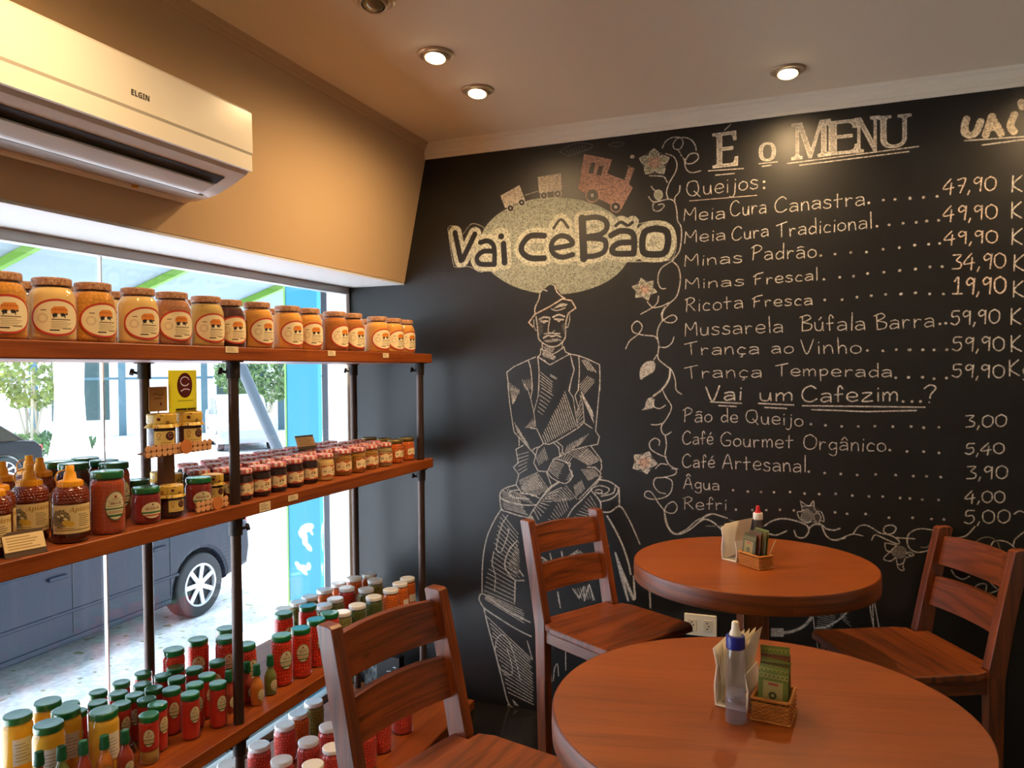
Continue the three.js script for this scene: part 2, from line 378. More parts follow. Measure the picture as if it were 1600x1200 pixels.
[4,0,1,[-1048,1106,-1034,1063]],
[4,0,1,[-1042,1097,-1027,1056]],
[4,0,1,[-1036,1089,-1022,1050]],
[4,0,1,[-1029,1078,-1014,1040]],
[4,0,1,[-1021,1065,-1008,1031]],
[4,0,1,[-1015,1057,-1001,1022]],
[4,0,1,[-1007,1046,-994,1015]],
[4,0,1,[-1011,1099,-974,1100]],
[4,0,1,[-1005,1105,-972,1105]],
[4,0,1,[-998,1111,-972,1110]],
[4,0,1,[-994,1117,-972,1115]],
[4,0,1,[-988,1123,-970,1119]],
[4,0,1,[-984,1130,-970,1124]],
[4,0,1,[-936,1024,-921,979]],
[4,0,1,[-941,1018,-926,974]],
[4,0,1,[-946,1012,-933,973]],
[4,0,1,[-951,1005,-939,969]],
[4,0,1,[-956,997,-944,962]],
[4,0,1,[-962,993,-951,962]],
[4,0,1,[-967,985,-956,955]],
[4,0,1,[-897,974,-858,961]],
[4,0,1,[-900,970,-860,954]],
[4,0,1,[-903,965,-865,948]],
[4,0,1,[-902,959,-868,942]],
[4,0,1,[-908,956,-870,934]],
[4,0,1,[-908,950,-870,926]],
[4,0,1,[-909,944,-877,922]],
[4,0,1,[-915,942,-879,915]],
[4,0,1,[-917,936,-879,906]],
[4,0,1,[-848,905,-837,901]],
[4,0,1,[-845,913,-833,905]],
[4,0,1,[-840,920,-831,909]],
[4,0,1,[-836,928,-828,913]],
[4,0,1,[-831,934,-825,916]],
[4,0,1,[-827,941,-823,921]],
[4,0,1,[-843,1006,-760,962]],
[4,0,1,[-832,1008,-755,964]],
[4,0,1,[-826,1013,-751,968]],
[4,0,1,[-814,1014,-746,970]],
[4,0,1,[-809,1019,-738,970]],
[4,0,1,[-800,1023,-734,974]],
[4,0,1,[-791,1026,-727,974]],
[4,0,1,[-783,1029,-724,979]],
[4,0,1,[-773,1031,-716,979]],
[4,0,1,[-798,989,-762,1023]],
[4,0,1,[-790,985,-755,1016]],
[4,0,1,[-784,980,-747,1010]],
[4,0,1,[-776,976,-741,1003]],
[4,0,1,[-771,971,-735,995]],
[4,0,1,[-763,967,-728,989]],
[4,0,1,[-757,962,-722,982]],
[4,0,1,[-761,1079,-793,1038]],
[4,0,1,[-773,1072,-803,1031]],
[4,0,1,[-783,1066,-807,1031]],
[4,0,1,[-792,1062,-817,1023]],
[4,0,1,[-803,1055,-823,1020]],
[4,0,1,[-811,1052,-830,1016]],
[4,0,1,[-821,1047,-837,1013]],
[4,0,1,[-832,1040,-844,1010]],
[4,0,1,[-842,1033,-851,1007]],
[4,0,1,[-1045,991,-999,1004]],
[4,0,1,[-1045,976,-1000,991]],
[4,0,1,[-1045,961,-1001,978]],
[4,0,1,[-1041,948,-1005,964]],
[4,0,1,[-1043,931,-1006,951]],
[4,0,1,[-1038,919,-1006,939]],
[4,0,1,[-962,922,-915,858]],
[4,0,1,[-971,919,-924,859]],
[4,0,1,[-978,915,-928,854]],
[4,0,1,[-982,907,-937,855]],
[4,0,1,[-990,904,-943,852]],
[4,0,1,[-994,896,-947,848]],
[4,0,1,[-1002,893,-952,844]],
[4,0,1,[-1010,889,-956,840]],
[4,0,1,[-1016,884,-967,841]],
[4,0,1,[-1021,877,-969,836]],
[4,0,1,[-1029,872,-980,837]],
[4,0,1,[-1030,863,-985,833]],
[4,0,1,[-1039,892,-964,926]],
[4,0,1,[-1037,888,-963,919]],
[4,0,1,[-1037,882,-960,913]],
[4,0,1,[-1034,878,-962,905]],
[4,0,1,[-1025,876,-955,901]],
[4,0,1,[-1031,868,-956,893]],
[4,0,1,[-1029,864,-947,889]],
[4,0,1,[-1031,858,-944,883]],
[4,0,1,[-1024,854,-943,877]],
[4,0,1,[-1025,849,-940,870]],
[4,0,1,[-788,945,-760,904]],
[4,0,1,[-781,945,-756,907]],
[4,0,1,[-775,947,-750,908]],
[4,0,1,[-768,946,-746,911]],
[4,0,1,[-761,946,-742,914]],
[4,0,1,[-755,947,-738,917]],
[4,0,1,[-749,948,-734,920]],
[4,0,1,[-744,950,-728,920]],
[4,0,1,[-736,949,-723,921]],
[4,0,1,[-818,879,-809,840]],
[4,0,1,[-815,886,-805,846]],
[4,0,1,[-810,885,-800,849]],
[4,0,1,[-806,889,-795,854]],
[4,0,1,[-802,896,-790,857]],
[4,0,1,[-797,897,-786,862]],
[4,0,1,[-793,899,-781,867]],
[4,0,1,[-789,904,-777,871]],
[4,0,1,[-866,1006,-877,979]],
[4,0,1,[-857,1005,-871,974]],
[4,0,1,[-848,1002,-863,973]],
[4,0,1,[-839,998,-855,973]],
[4,0,1,[-831,994,-849,970]],
[4,0,1,[-823,990,-841,967]],
[4,0,1,[-850,881,-807,831]],
[4,0,1,[-857,874,-820,833]],
[4,0,1,[-868,870,-827,830]],
[4,0,1,[-876,863,-833,826]],
[4,0,1,[-885,858,-842,826]],
[4,0,1,[-898,855,-851,824]],
[4,0,1,[-904,846,-859,822]],
[4,0,1,[-913,841,-872,823]],
[4,0,1,[-923,836,-877,819]],
[4,0,1,[-933,830,-887,818]],
[6,0,0,[-1051,875,-1096,860,-1119,838,-1112,817,-1074,805,-1021,798,-969,801]],
[6,0,0,[-1040,856,-1074,849,-1078,832,-1052,825,-999,823]],
[6,0,0,[-968,837,-999,842,-1034,844]],
[6,0,0,[-1121,829,-1114,777,-1084,766,-1044,756,-1004,750]],
[6,0,0,[-1114,777,-1143,734,-1175,668,-1192,599,-1199,531,-1201,437]],
[4,0,1,[-1106,850,-1042,819]],
[4,0,1,[-1107,844,-1034,811]],
[4,0,1,[-1112,839,-1032,806]],
[4,0,1,[-1106,830,-1029,800]],
[4,0,1,[-1107,824,-1023,793]],
[4,0,1,[-1113,819,-1022,788]],
[4,0,1,[-1106,810,-1024,784]],
[4,0,1,[-1105,803,-1016,776]],
[4,0,1,[-1107,797,-1014,771]],
[4,0,1,[-1108,790,-1007,764]],
[4,0,1,[-1102,782,-1004,759]],
[4,0,1,[-1090,856,-1079,826]],
[4,0,1,[-1083,858,-1066,822]],
[4,0,1,[-1073,851,-1055,821]],
[4,0,1,[-1065,850,-1041,816]],
[4,0,1,[-1057,848,-1031,817]],
[4,0,1,[-1049,846,-1018,813]],
[4,0,1,[-1041,843,-1006,810]],
[4,0,1,[-1028,837,-992,806]],
[4,0,1,[-1020,835,-982,805]],
[5,0,1,[-1111,757,-1045,683]],
[5,0,1,[-1119,744,-1047,669]],
[5,0,1,[-1122,725,-1043,649]],
[5,0,1,[-1130,711,-1047,637]],
[5,0,1,[-1131,691,-1047,620]],
[5,0,1,[-1137,676,-1049,606]],
[5,0,1,[-1140,658,-1054,593]],
[5,0,1,[-1147,642,-1054,578]],
[5,0,1,[-1145,620,-1050,559]],
[5,0,1,[-1148,603,-1056,547]],
[5,0,1,[-1153,586,-1054,530]],
[5,0,1,[-1162,571,-1056,515]],
[5,0,1,[-1160,551,-1059,501]],
[5,0,1,[-1170,536,-1059,485]],
[5,0,1,[-1176,519,-1056,469]],
[5,0,1,[-1182,503,-1065,457]],
[5,0,1,[-1184,484,-1068,442]],
[5,0,1,[-1189,467,-1062,424]],
[5,0,1,[-1191,449,-1062,409]],
[5,0,0,[-1088,754,-1111,719,-1127,672,-1137,625,-1126,604,-1112,618,-1084,691,-1089,699]],
[5,0,0,[-1149,607,-1156,560,-1143,510,-1148,449]],
[6,0,0,[-877,895,-920,866,-955,819,-982,781,-1006,742]],
[6,0,0,[-711,920,-740,883,-786,832,-824,794,-858,738]],
[6,0,0,[-750,866,-716,824,-718,776]],
[5,0,1,[-867,873,-921,847]],
[5,0,1,[-878,859,-928,840]],
[5,0,1,[-888,845,-934,832]],
[5,0,1,[-899,831,-941,824]],
[5,0,1,[-909,817,-948,817]],
[5,0,1,[-919,802,-953,810]],
[5,0,1,[-929,788,-959,802]],
[5,0,1,[-939,773,-966,795]],
[5,0,1,[-950,760,-973,788]],
[5,0,1,[-960,745,-979,780]],
[4,0,1,[-860,852,-841,796]],
[4,0,1,[-866,835,-847,785]],
[4,0,1,[-874,824,-854,778]],
[4,0,1,[-882,812,-861,772]],
[4,0,1,[-891,801,-867,764]],
[4,0,1,[-898,788,-876,760]],
[4,0,1,[-905,774,-880,750]],
[4,0,1,[-911,761,-889,745]],
[4,0,1,[-921,749,-893,736]],
[4,0,1,[-756,847,-731,809]],
[4,0,1,[-765,835,-737,802]],
[4,0,1,[-774,823,-743,796]],
[4,0,1,[-781,810,-752,792]],
[4,0,1,[-789,798,-756,784]],
[4,0,1,[-799,787,-762,777]],
[4,0,1,[-808,775,-767,770]],
[4,0,1,[-819,764,-773,764]],
[4,0,1,[-988,758,-967,720]],
[4,0,1,[-991,758,-971,721]],
[4,0,1,[-991,755,-973,717]],
[4,0,1,[-994,756,-976,716]],
[4,0,1,[-994,753,-979,715]],
[4,0,1,[-995,749,-983,716]],
[4,0,1,[-996,747,-984,710]],
[4,0,1,[-998,749,-988,712]],
[4,0,1,[-998,743,-991,709]],
[6,0,0,[-723,909,-683,904,-650,883,-653,859,-679,838,-716,827]],
[6,0,0,[-645,883,-644,812]],
[6,0,0,[-716,789,-680,791,-643,814,-615,778,-592,732,-569,679]],
[6,0,0,[-659,890,-667,862,-712,848]],
[5,0,0,[-736,867,-722,872,-709,868,-715,859,-736,860]],
[5,0,0,[-752,874,-719,887,-683,877,-695,859,-724,857]],
[8,0,0,[-690,774,-660,724,-632,666,-613,609,-604,566]],
[8,0,0,[-661,640,-633,548,-614,466]],
[8,0,0,[-655,625,-617,521,-592,473,-593,559]],
[8,0,0,[-707,705,-687,664]],
[8,0,0,[-687,591,-679,563]],
[7,0,0,[-1049,658,-1085,616,-1102,552,-1064,505,-1024,504]],
[7,0,0,[-979,599,-945,598,-923,583,-928,571]],
[7,0,0,[-916,617,-905,574]],
[7,0,0,[-869,628,-863,588]],
[7,0,0,[-937,454,-933,430]],
[7,0,0,[-886,472,-881,435]],
[7,0,0,[-1060,501,-1063,417]],
[7,0,0,[-1042,542,-1026,521]],
[4,0,1,[-1054,641,-1041,615]],
[4,0,1,[-1058,634,-1042,609]],
[4,0,1,[-1060,624,-1042,599]],
[4,0,1,[-1063,615,-1041,588]],
[4,0,1,[-1069,610,-1040,578]],
[4,0,1,[-1071,600,-1042,571]],
[4,0,1,[-1072,590,-1042,562]],
[4,0,1,[-1076,583,-1042,553]],
[4,0,1,[-1081,575,-1041,542]],
[4,0,1,[-1086,569,-1043,534]],
[4,0,1,[-1088,560,-1044,526]],
[4,0,1,[-1089,549,-1040,513]],
[4,0,1,[-967,591,-963,558]],
[4,0,1,[-960,590,-956,563]],
[4,0,1,[-953,593,-949,564]],
[4,0,1,[-945,592,-942,569]],
[4,0,1,[-938,593,-934,571]],
[4,0,1,[-931,593,-927,573]],
[4,0,1,[-851,607,-803,641]],
[4,0,1,[-837,611,-805,635]],
[4,0,1,[-827,612,-805,630]],
[4,0,1,[-818,612,-805,625]],
[4,0,1,[-806,614,-806,619]],
[4,0,1,[-795,615,-808,613]],
[4,0,1,[-785,616,-807,608]],
[4,0,1,[-774,618,-809,602]],
[4,0,1,[-764,618,-806,598]],
[4,0,1,[-824,627,-849,595]],
[4,0,1,[-820,628,-837,599]],
[4,0,1,[-817,628,-826,601]],
[4,0,1,[-812,630,-814,606]],
[4,0,1,[-808,632,-803,607]],
[4,0,1,[-803,632,-792,610]],
[4,0,1,[-799,634,-780,613]],
[4,0,1,[-797,637,-771,617]],
[8,0,1,[-826,490,-802,456,-784,502,-781,450,-762,512,-743,457]],
[4,0,1,[-817,490,-801,459]],
[4,0,1,[-807,493,-791,456]],
[4,0,1,[-798,497,-783,457]],
[4,0,1,[-787,498,-775,460]],
[4,0,1,[-779,504,-766,456]],
[4,0,1,[-769,506,-758,460]],
[4,0,1,[-760,510,-748,454]],
[7,0,0,[-1215,415,-1207,432,-1187,432,-1137,400,-1073,369,-1000,344]],
[7,0,0,[-1213,416,-1212,406,-1188,376,-1113,337,-1040,304,-996,289]],
[7,0,0,[-1195,380,-1174,298,-1145,199,-1116,91,-1090,9,-1043,-5,-985,-15]],
[5,0,0,[-1147,217,-1141,260,-1114,282,-1089,257,-1065,200,-1042,111]],
[5,0,0,[-1145,208,-1125,146,-1081,126,-1078,170,-1099,232]],
[5,0,0,[-925,243,-919,173,-914,124]],
[5,0,0,[-907,129,-902,175,-890,195,-886,150]],
[5,0,0,[-857,260,-857,177]],
[5,0,0,[-939,273,-887,268]],
[5,0,0,[-1095,8,-1096,-27]],
[6,0,1,[-1182,346,-997,202]],
[6,0,1,[-1167,320,-1001,195]],
[6,0,1,[-1164,304,-1002,185]],
[6,0,1,[-1156,284,-995,168]],
[6,0,1,[-1159,272,-1000,161]],
[6,0,1,[-1147,250,-991,144]],
[6,0,1,[-1143,233,-994,135]],
[6,0,1,[-1140,217,-993,124]],
[6,0,1,[-1137,200,-990,111]],
[6,0,1,[-1130,181,-992,102]],
[6,0,1,[-1119,160,-990,90]],
[6,0,1,[-1114,143,-990,79]],
[6,0,1,[-1114,127,-995,70]],
[6,0,1,[-1105,108,-991,57]],
[6,0,1,[-1105,93,-991,46]],
[6,0,1,[-1097,74,-994,36]],
[6,0,1,[-1093,57,-989,24]],
[5,0,1,[-1188,415,-1025,338]],
[5,0,1,[-1190,421,-1031,350]],
[5,0,1,[-1185,423,-1025,356]],
[5,0,1,[-1188,429,-1025,366]],
[5,0,1,[-1178,430,-1026,375]],
[5,0,1,[-1177,434,-1031,386]],
[4,0,1,[-1076,29,-1066,22]],
[4,0,1,[-1073,24,-1062,20]],
[4,0,1,[-1072,21,-1059,16]],
[4,0,1,[-1070,16,-1054,13]],
[4,0,1,[-1068,12,-1051,10]],
[6,0,0,[-936,452,-928,394]],
[6,0,0,[-886,471,-876,413]],
[6,0,0,[-1012,268,-992,200]],
[8,0,0,[-535,526,-532,449]],
[8,0,0,[-661,639,-626,554,-590,476,-593,537]],
[8,0,0,[-658,630,-639,546,-616,470]],
[5,0,0,[-478,2110,-466,2132,-443,2143,-415,2140,-404,2122,-415,2100,-435,2103,-439,2120,-424,2138,-398,2138,-376,2127,-362,2106,-359,2088]],
[5,0,0,[-399,2053,-382,2077,-357,2077,-352,2059,-371,2045,-393,2046,-399,2062,-396,2031,-377,2012,-344,2015]],
[5,0,0,[-466,2089,-438,2075,-426,2045,-433,2017,-453,1985,-464,1952,-459,1929]],
[5,0,0,[-524,2016,-495,2012,-473,2007,-461,1986]],
[5,0,0,[-528,1941,-513,1922,-485,1923,-456,1926,-436,1915,-428,1881,-425,1846,-414,1826,-412,1788,-420,1738,-446,1705]],
[5,0,0,[-416,1970,-419,1948,-433,1932,-435,1918]],
[5,0,0,[-485,1923,-510,1916,-511,1893,-491,1887,-473,1902,-479,1911,-493,1909]],
[5,0,0,[-446,1705,-486,1679,-497,1639,-487,1610,-469,1608]],
[5,0,0,[-446,1705,-424,1681,-417,1635,-430,1579,-458,1552,-479,1524,-482,1495]],
[5,0,0,[-536,1563,-516,1542,-487,1544,-456,1557]],
[5,0,0,[-495,1582,-499,1559,-516,1542,-560,1519]],
[4,0,0,[-424,2099,-415,2086]],
[4,0,0,[-413,2080,-409,2073]],
[4,0,0,[-405,2068,-402,2060]],
[4,5,2,[-508,2111,-500,2105,-494,2099,-490,2091,-489,2082,-480,2084,-471,2082,-463,2078,-454,2073,-458,2065,-461,2058,-469,2054,-478,2052,-472,2044,-469,2036,-471,2028,-473,2020,-483,2021,-492,2023,-500,2028,-506,2035,-512,2029,-520,2025,-528,2025,-538,2025,-541,2034,-543,2042,-541,2050,-535,2056,-545,2060,-552,2066,-556,2073,-560,2082,-552,2086,-544,2089,-535,2088,-525,2085,-525,2094,-522,2101,-516,2106]],
[4.5,0,0,[-508,2111,-500,2105,-494,2099,-490,2091,-489,2082,-480,2084,-471,2082,-463,2078,-454,2073,-458,2065,-461,2058,-469,2054,-478,2052,-472,2044,-469,2036,-471,2028,-473,2020,-483,2021,-492,2023,-500,2028,-506,2035,-512,2029,-520,2025,-528,2025,-538,2025,-541,2034,-543,2042,-541,2050,-535,2056,-545,2060,-552,2066,-556,2073,-560,2082,-552,2086,-544,2089,-535,2088,-525,2085,-525,2094,-522,2101,-516,2106,-508,2111]],
[4,3,2,[-481,2059,-485,2049,-494,2041,-507,2040,-519,2044,-529,2053,-532,2065,-529,2076,-519,2083,-506,2085,-494,2080,-485,2071,-481,2059]],
[3,9,0,[-476,2080,-479,2072,-486,2068,-496,2069,-503,2075,-506,2083,-503,2091,-495,2095,-486,2094,-479,2088,-476,2080]],
[3,9,0,[-465,2051,-468,2043,-475,2039,-485,2040,-492,2046,-495,2054,-492,2062,-485,2066,-475,2065,-468,2059,-465,2051]],
[3,9,0,[-491,2035,-494,2028,-501,2023,-511,2024,-518,2030,-521,2038,-518,2046,-511,2050,-501,2049,-494,2044,-491,2035]],
[3,9,0,[-518,2055,-521,2047,-528,2043,-538,2044,-545,2050,-548,2058,-545,2066,-538,2070,-528,2069,-521,2063,-518,2055]],
[3,9,0,[-508,2082,-511,2075,-519,2071,-528,2072,-536,2077,-539,2086,-536,2093,-528,2097,-519,2096,-511,2091,-508,2082]],
[4,5,2,[-514,1636,-515,1628,-515,1623,-518,1618,-523,1613,-516,1611,-510,1607,-507,1603,-502,1597,-510,1594,-515,1592,-522,1592,-529,1593,-527,1587,-528,1581,-530,1576,-533,1569,-540,1574,-545,1577,-549,1582,-552,1589,-557,1584,-563,1582,-569,1582,-578,1581,-577,1589,-576,1594,-574,1599,-569,1604,-576,1606,-581,1610,-585,1614,-590,1620,-582,1623,-577,1625,-570,1625,-563,1624,-564,1630,-564,1636,-561,1641,-558,1648,-551,1643,-546,1640,-542,1634,-540,1628,-534,1632,-528,1635,-522,1635]],
[4.5,0,0,[-514,1636,-515,1628,-515,1623,-518,1618,-523,1613,-516,1611,-510,1607,-507,1603,-502,1597,-510,1594,-515,1592,-522,1592,-529,1593,-527,1587,-528,1581,-530,1576,-533,1569,-540,1574,-545,1577,-549,1582,-552,1589,-557,1584,-563,1582,-569,1582,-578,1581,-577,1589,-576,1594,-574,1599,-569,1604,-576,1606,-581,1610,-585,1614,-590,1620,-582,1623,-577,1625,-570,1625,-563,1624,-564,1630,-564,1636,-561,1641,-558,1648,-551,1643,-546,1640,-542,1634,-540,1628,-534,1632,-528,1635,-522,1635,-514,1636]],
[4,6,2,[-526,1607,-529,1599,-536,1593,-546,1591,-556,1594,-563,1600,-566,1609,-563,1618,-555,1624,-546,1626,-536,1623,-528,1616,-526,1607]],
[3,9,0,[-513,1612,-515,1606,-521,1603,-528,1603,-534,1607,-537,1613,-534,1620,-528,1623,-521,1623,-515,1619,-513,1612]],
[3,9,0,[-518,1593,-521,1587,-527,1584,-534,1584,-540,1588,-542,1595,-540,1601,-534,1604,-526,1604,-521,1600,-518,1593]],
[3,9,0,[-539,1589,-542,1583,-548,1579,-555,1580,-561,1584,-563,1590,-561,1596,-555,1600,-547,1600,-541,1595,-539,1589]],
[3,9,0,[-555,1604,-557,1597,-563,1594,-571,1594,-576,1598,-579,1605,-576,1611,-570,1614,-563,1614,-557,1610,-555,1604]],
[3,9,0,[-549,1622,-552,1616,-558,1613,-565,1613,-571,1617,-573,1624,-571,1630,-565,1633,-557,1633,-552,1629,-549,1622]],
[3,9,0,[-528,1627,-531,1621,-537,1617,-544,1617,-550,1621,-552,1628,-550,1634,-544,1638,-536,1637,-531,1633,-528,1627]],
[4,5,2,[-478,1943,-479,1938,-481,1933,-484,1930,-489,1928,-493,1927,-498,1929,-502,1931,-505,1936,-507,1941,-508,1946,-507,1951,-505,1956,-502,1959,-498,1961,-493,1962,-488,1960,-484,1958,-481,1954,-479,1949,-478,1943]],
[4,0,0,[-478,1943,-479,1938,-481,1933,-484,1930,-489,1928,-493,1927,-498,1929,-502,1931,-505,1936,-507,1941,-508,1946,-507,1951,-505,1956,-502,1959,-498,1961,-493,1962,-488,1960,-484,1958,-481,1954,-479,1949,-478,1943]],
[5,0,0,[-500,1958,-510,1965,-518,1977]],
[5,0,0,[-473,1541,-485,1514,-471,1489,-444,1485,-430,1498,-441,1511,-461,1506,-489,1483,-501,1445,-495,1403,-498,1358,-469,1330,-449,1313,-437,1278,-434,1244,-415,1228]],
[5,0,0,[-616,1395,-601,1423,-569,1447,-555,1474,-572,1494,-592,1479,-587,1454,-552,1443,-513,1438,-501,1428]],
[5,0,0,[-493,1398,-469,1397,-448,1413,-441,1433]],
[5,0,0,[-498,1376,-514,1352]],
[5,0,0,[-483,1244,-470,1216,-451,1182,-467,1143,-488,1112,-484,1088,-471,1081,-453,1092]],
[5,0,0,[-524,1118,-505,1117,-486,1122]],
[5,0,0,[-474,1081,-470,1043,-475,1008,-461,974,-437,958,-441,940,-479,928,-510,923,-517,899,-500,875,-475,869]],
[5,0,0,[-497,1044,-495,1060,-512,1068,-531,1052,-526,1028,-499,1011,-471,1001]],
[5,0,0,[-510,958,-492,976,-468,974]],
[5,0,0,[-475,928,-451,915,-455,877,-479,855,-521,846,-549,855,-545,873,-524,870,-500,833,-472,803,-445,801,-433,823,-448,841,-472,824,-479,792,-469,751,-445,725,-404,742,-364,779,-317,802]],
[5,0,0,[-451,960,-430,960]],
[5,0,0,[-513,1209,-515,1185,-494,1176,-473,1188]],
[8,0,0,[-455,1320,-459,1285,-483,1247,-515,1222]],
[4,0,5,[-514,1349,-542,1345,-563,1321,-563,1282,-542,1293,-514,1310,-507,1334]],
[4,0,5,[-518,1219,-539,1209,-548,1181,-559,1170,-536,1173,-515,1181,-515,1202]],
[4,0,2,[-592,956,-590,964,-588,970,-583,976,-577,980,-583,985,-586,991,-587,997,-587,1005,-578,1006,-571,1007,-563,1005,-557,1001,-553,1007,-548,1012,-541,1015,-533,1018,-529,1011,-526,1005,-527,998,-530,991,-522,991,-515,988,-510,983,-505,977,-511,972,-517,967,-524,965,-532,965,-531,958,-532,951,-536,946,-541,939,-549,943,-555,946,-559,952,-561,958,-569,955,-576,953,-584,954]],
[4.5,0,0,[-592,956,-590,964,-588,970,-583,976,-577,980,-583,985,-586,991,-587,997,-587,1005,-578,1006,-571,1007,-563,1005,-557,1001,-553,1007,-548,1012,-541,1015,-533,1018,-529,1011,-526,1005,-527,998,-530,991,-522,991,-515,988,-510,983,-505,977,-511,972,-517,967,-524,965,-532,965,-531,958,-532,951,-536,946,-541,939,-549,943,-555,946,-559,952,-561,958,-569,955,-576,953,-584,954,-592,956]],
[4,6,2,[-530,980,-533,970,-541,963,-551,960,-562,962,-570,969,-572,978,-570,988,-562,995,-551,998,-541,996,-533,989,-530,980]],
[3,9,0,[-562,981,-564,974,-571,969,-579,969,-585,973,-587,980,-585,987,-578,991,-570,991,-564,987,-562,981]],
[3,9,0,[-544,1000,-546,993,-553,989,-560,989,-567,992,-569,999,-567,1006,-560,1010,-552,1010,-546,1006,-544,1000]],
[3,9,0,[-519,991,-521,984,-528,980,-535,980,-542,984,-544,990,-542,997,-535,1001,-527,1002,-521,998,-519,991]],
[3,9,0,[-521,966,-524,960,-530,955,-538,955,-544,959,-547,966,-544,972,-538,977,-530,977,-524,973,-521,966]],
[3,9,0,[-548,960,-550,953,-557,949,-565,948,-571,952,-573,959,-571,966,-564,970,-557,970,-550,966,-548,960]],
[6,0,0,[-480,810,-469,759,-452,732,-427,725,-393,742,-355,775,-334,797,-305,805,-260,793]],
[6,0,0,[-355,775,-334,785,-305,774,-276,750,-240,738]],
[6,0,0,[-136,774,-108,794,-73,803,-31,797,0,785,7,765,-8,743,-31,744,-39,764]],
[6,0,0,[-124,748,-97,745,-64,761]],
[6,0,0,[7,773,22,788,45,790,63,777,86,774,104,781]],
[6,0,0,[49,784,60,756,82,741,119,750]],
[5,9,0,[-332,761,-276,765,-235,772,-203,765]],
[5,9,0,[-252,787,-227,781,-199,763]],
[4,0,0,[-19,867,-14,833,-29,828,-21,806,3,793,19,800,39,788,43,804,55,802,47,832,26,839,22,869,7,850,-19,867]],
[4,0,0,[-12,849,19,853]],
[4,0,0,[-15,833,4,838,22,819,7,797,-16,808,-8,829,15,826]],
[4,0,0,[30,835,45,816,34,795,22,819,37,832]],
[4,9,2,[24,819,23,813,20,807,16,802,10,799,3,798,-3,798,-9,801,-13,805,-16,810,-17,816,-16,822,-13,828,-9,833,-3,836,4,837,10,836,16,834,20,830,23,825,24,819]],
[3,9,1,[-12,852,40,842]],
[3,9,1,[-12,846,45,834]],
[3,9,1,[-17,840,41,829]],
[3,9,1,[-12,832,38,823]],
[3,9,1,[-16,827,43,815]],
[3,9,1,[-16,820,41,809]],
[3,9,1,[-12,812,43,802]],
[3,9,1,[-13,806,39,796]],
[5,0,0,[79,742,98,741,124,757,146,765,173,761]],
[5,0,0,[144,765,160,790,182,797,203,788,225,774,250,770,271,761,281,750,278,742,260,747,232,759,210,767,200,749]],
[5,0,0,[235,783,241,797,260,802,272,793,264,777,246,772,235,781]],
[5,0,0,[274,762,326,762]],
[5,0,0,[395,791,344,796,312,780,304,756,312,729,337,719,385,735]],
[5,0,0,[448,774,472,783,495,813]],
[5,0,0,[537,750,547,770,576,772,598,758,608,740]],
[5,0,0,[627,805,604,781,598,760]],
[5,0,0,[430,669,442,651,462,643,480,654]],
[5,0,0,[524,609,526,632,508,632,495,618,501,601,521,599,557,616]],
[5,0,0,[537,640,557,620,589,611]],
[5,0,0,[589,609,573,602,570,579]],
[5,0,0,[601,859,614,869,626,865]],
[5,9,0,[344,736,361,737,371,753]],
[5,9,0,[493,760,511,776,531,782,547,777]],
[5,9,0,[556,770,566,737]],
[5,9,0,[374,784,388,770]],
[4,9,2,[304,717,303,710,299,704,294,699,288,695,281,694,274,694,268,697,263,701,259,707,258,713,259,720,263,726,268,732,274,735,281,737,288,736,294,734,299,729,303,723,304,717]],
[4,0,0,[239,742,253,741,274,736,267,730,253,713,235,690,256,684,271,695,276,668,285,657,295,658,292,673,299,697,309,702,323,709,312,718,302,713]],
[4,0,0,[239,742,242,720,257,713]],
[4,0,0,[274,679,281,674,292,681]],
[4,0,0,[309,711,314,706]],
[6,0,2,[-116,421,-74,425,-74,396,-116,391]],
[11,0,0,[-73,410,-42,420,-9,441,14,472,24,498]],
[7,0,0,[30,438,57,444,89,465,123,499,141,535,156,546]],
[4,0,0,[17,498,25,427]],
[4,0,0,[31,390,35,368]],
[4,0,0,[203,574,221,463]],
[4,0,0,[184,546,190,562,198,501,205,461]],
[4,0,0,[202,551,205,465]],
[3,0,1,[38,491,88,485]],
[3,0,1,[36,484,89,478]],
[3,0,1,[34,477,87,471]],
[3,0,1,[37,469,87,465]],
[3,0,1,[33,462,81,459]],
[3,0,1,[33,454,83,452]],
[3,0,1,[32,446,79,446]],
[3,0,1,[33,439,74,439]],
[3,0,1,[36,431,73,432]],
[3,0,1,[92,521,114,510]],
[3,0,1,[96,511,119,496]],
[3,0,1,[102,499,125,482]],
[3,0,1,[105,489,132,468]],
[3,0,1,[111,477,137,455]],
[4,8,1,[-383,1913,-156,1912]],
[6,0,1,[-317,2012,-200,2008]],
[6,0,1,[-293,1995,-230,1994]],
[6,0,1,[-149,2019,-89,2019]],
[6,0,1,[-138,2009,-109,2010]],
[6,0,1,[-56,2010,337,2022]],
[6,0,1,[-18,2000,310,2009]],
[7,0,1,[466,2025,624,2019]],
[7,0,1,[514,2006,624,2010]],
[7,0,1,[-314,1201,-210,1197]],
[7,0,1,[-286,1188,-228,1186]],
[7,0,1,[-154,1197,-40,1192]],
[7,0,1,[-133,1183,-63,1180]],
[7,0,1,[-12,1190,355,1188]],
[7,0,1,[17,1177,185,1172,330,1177]],
[7,0,3,[193,1855]],
[7,0,3,[236,1860]],
[7,0,3,[270,1859]],
[7,0,3,[313,1858]],
[7,0,3,[352,1859]],
[7,0,3,[217,1777]],
[7,0,3,[253,1779]],
[7,0,3,[293,1781]],
[7,0,3,[331,1781]],
[7,0,3,[360,1782]],
[7,0,3,[-132,1956]],
[7,0,3,[-132,1935]],
[7,0,3,[47,1693]],
[7,0,3,[91,1695]],
[7,0,3,[139,1697]],
[7,0,3,[186,1695]],
[7,0,3,[235,1701]],
[7,0,3,[282,1703]],
[7,0,3,[327,1708]],
[7,0,3,[57,1613]],
[7,0,3,[105,1617]],
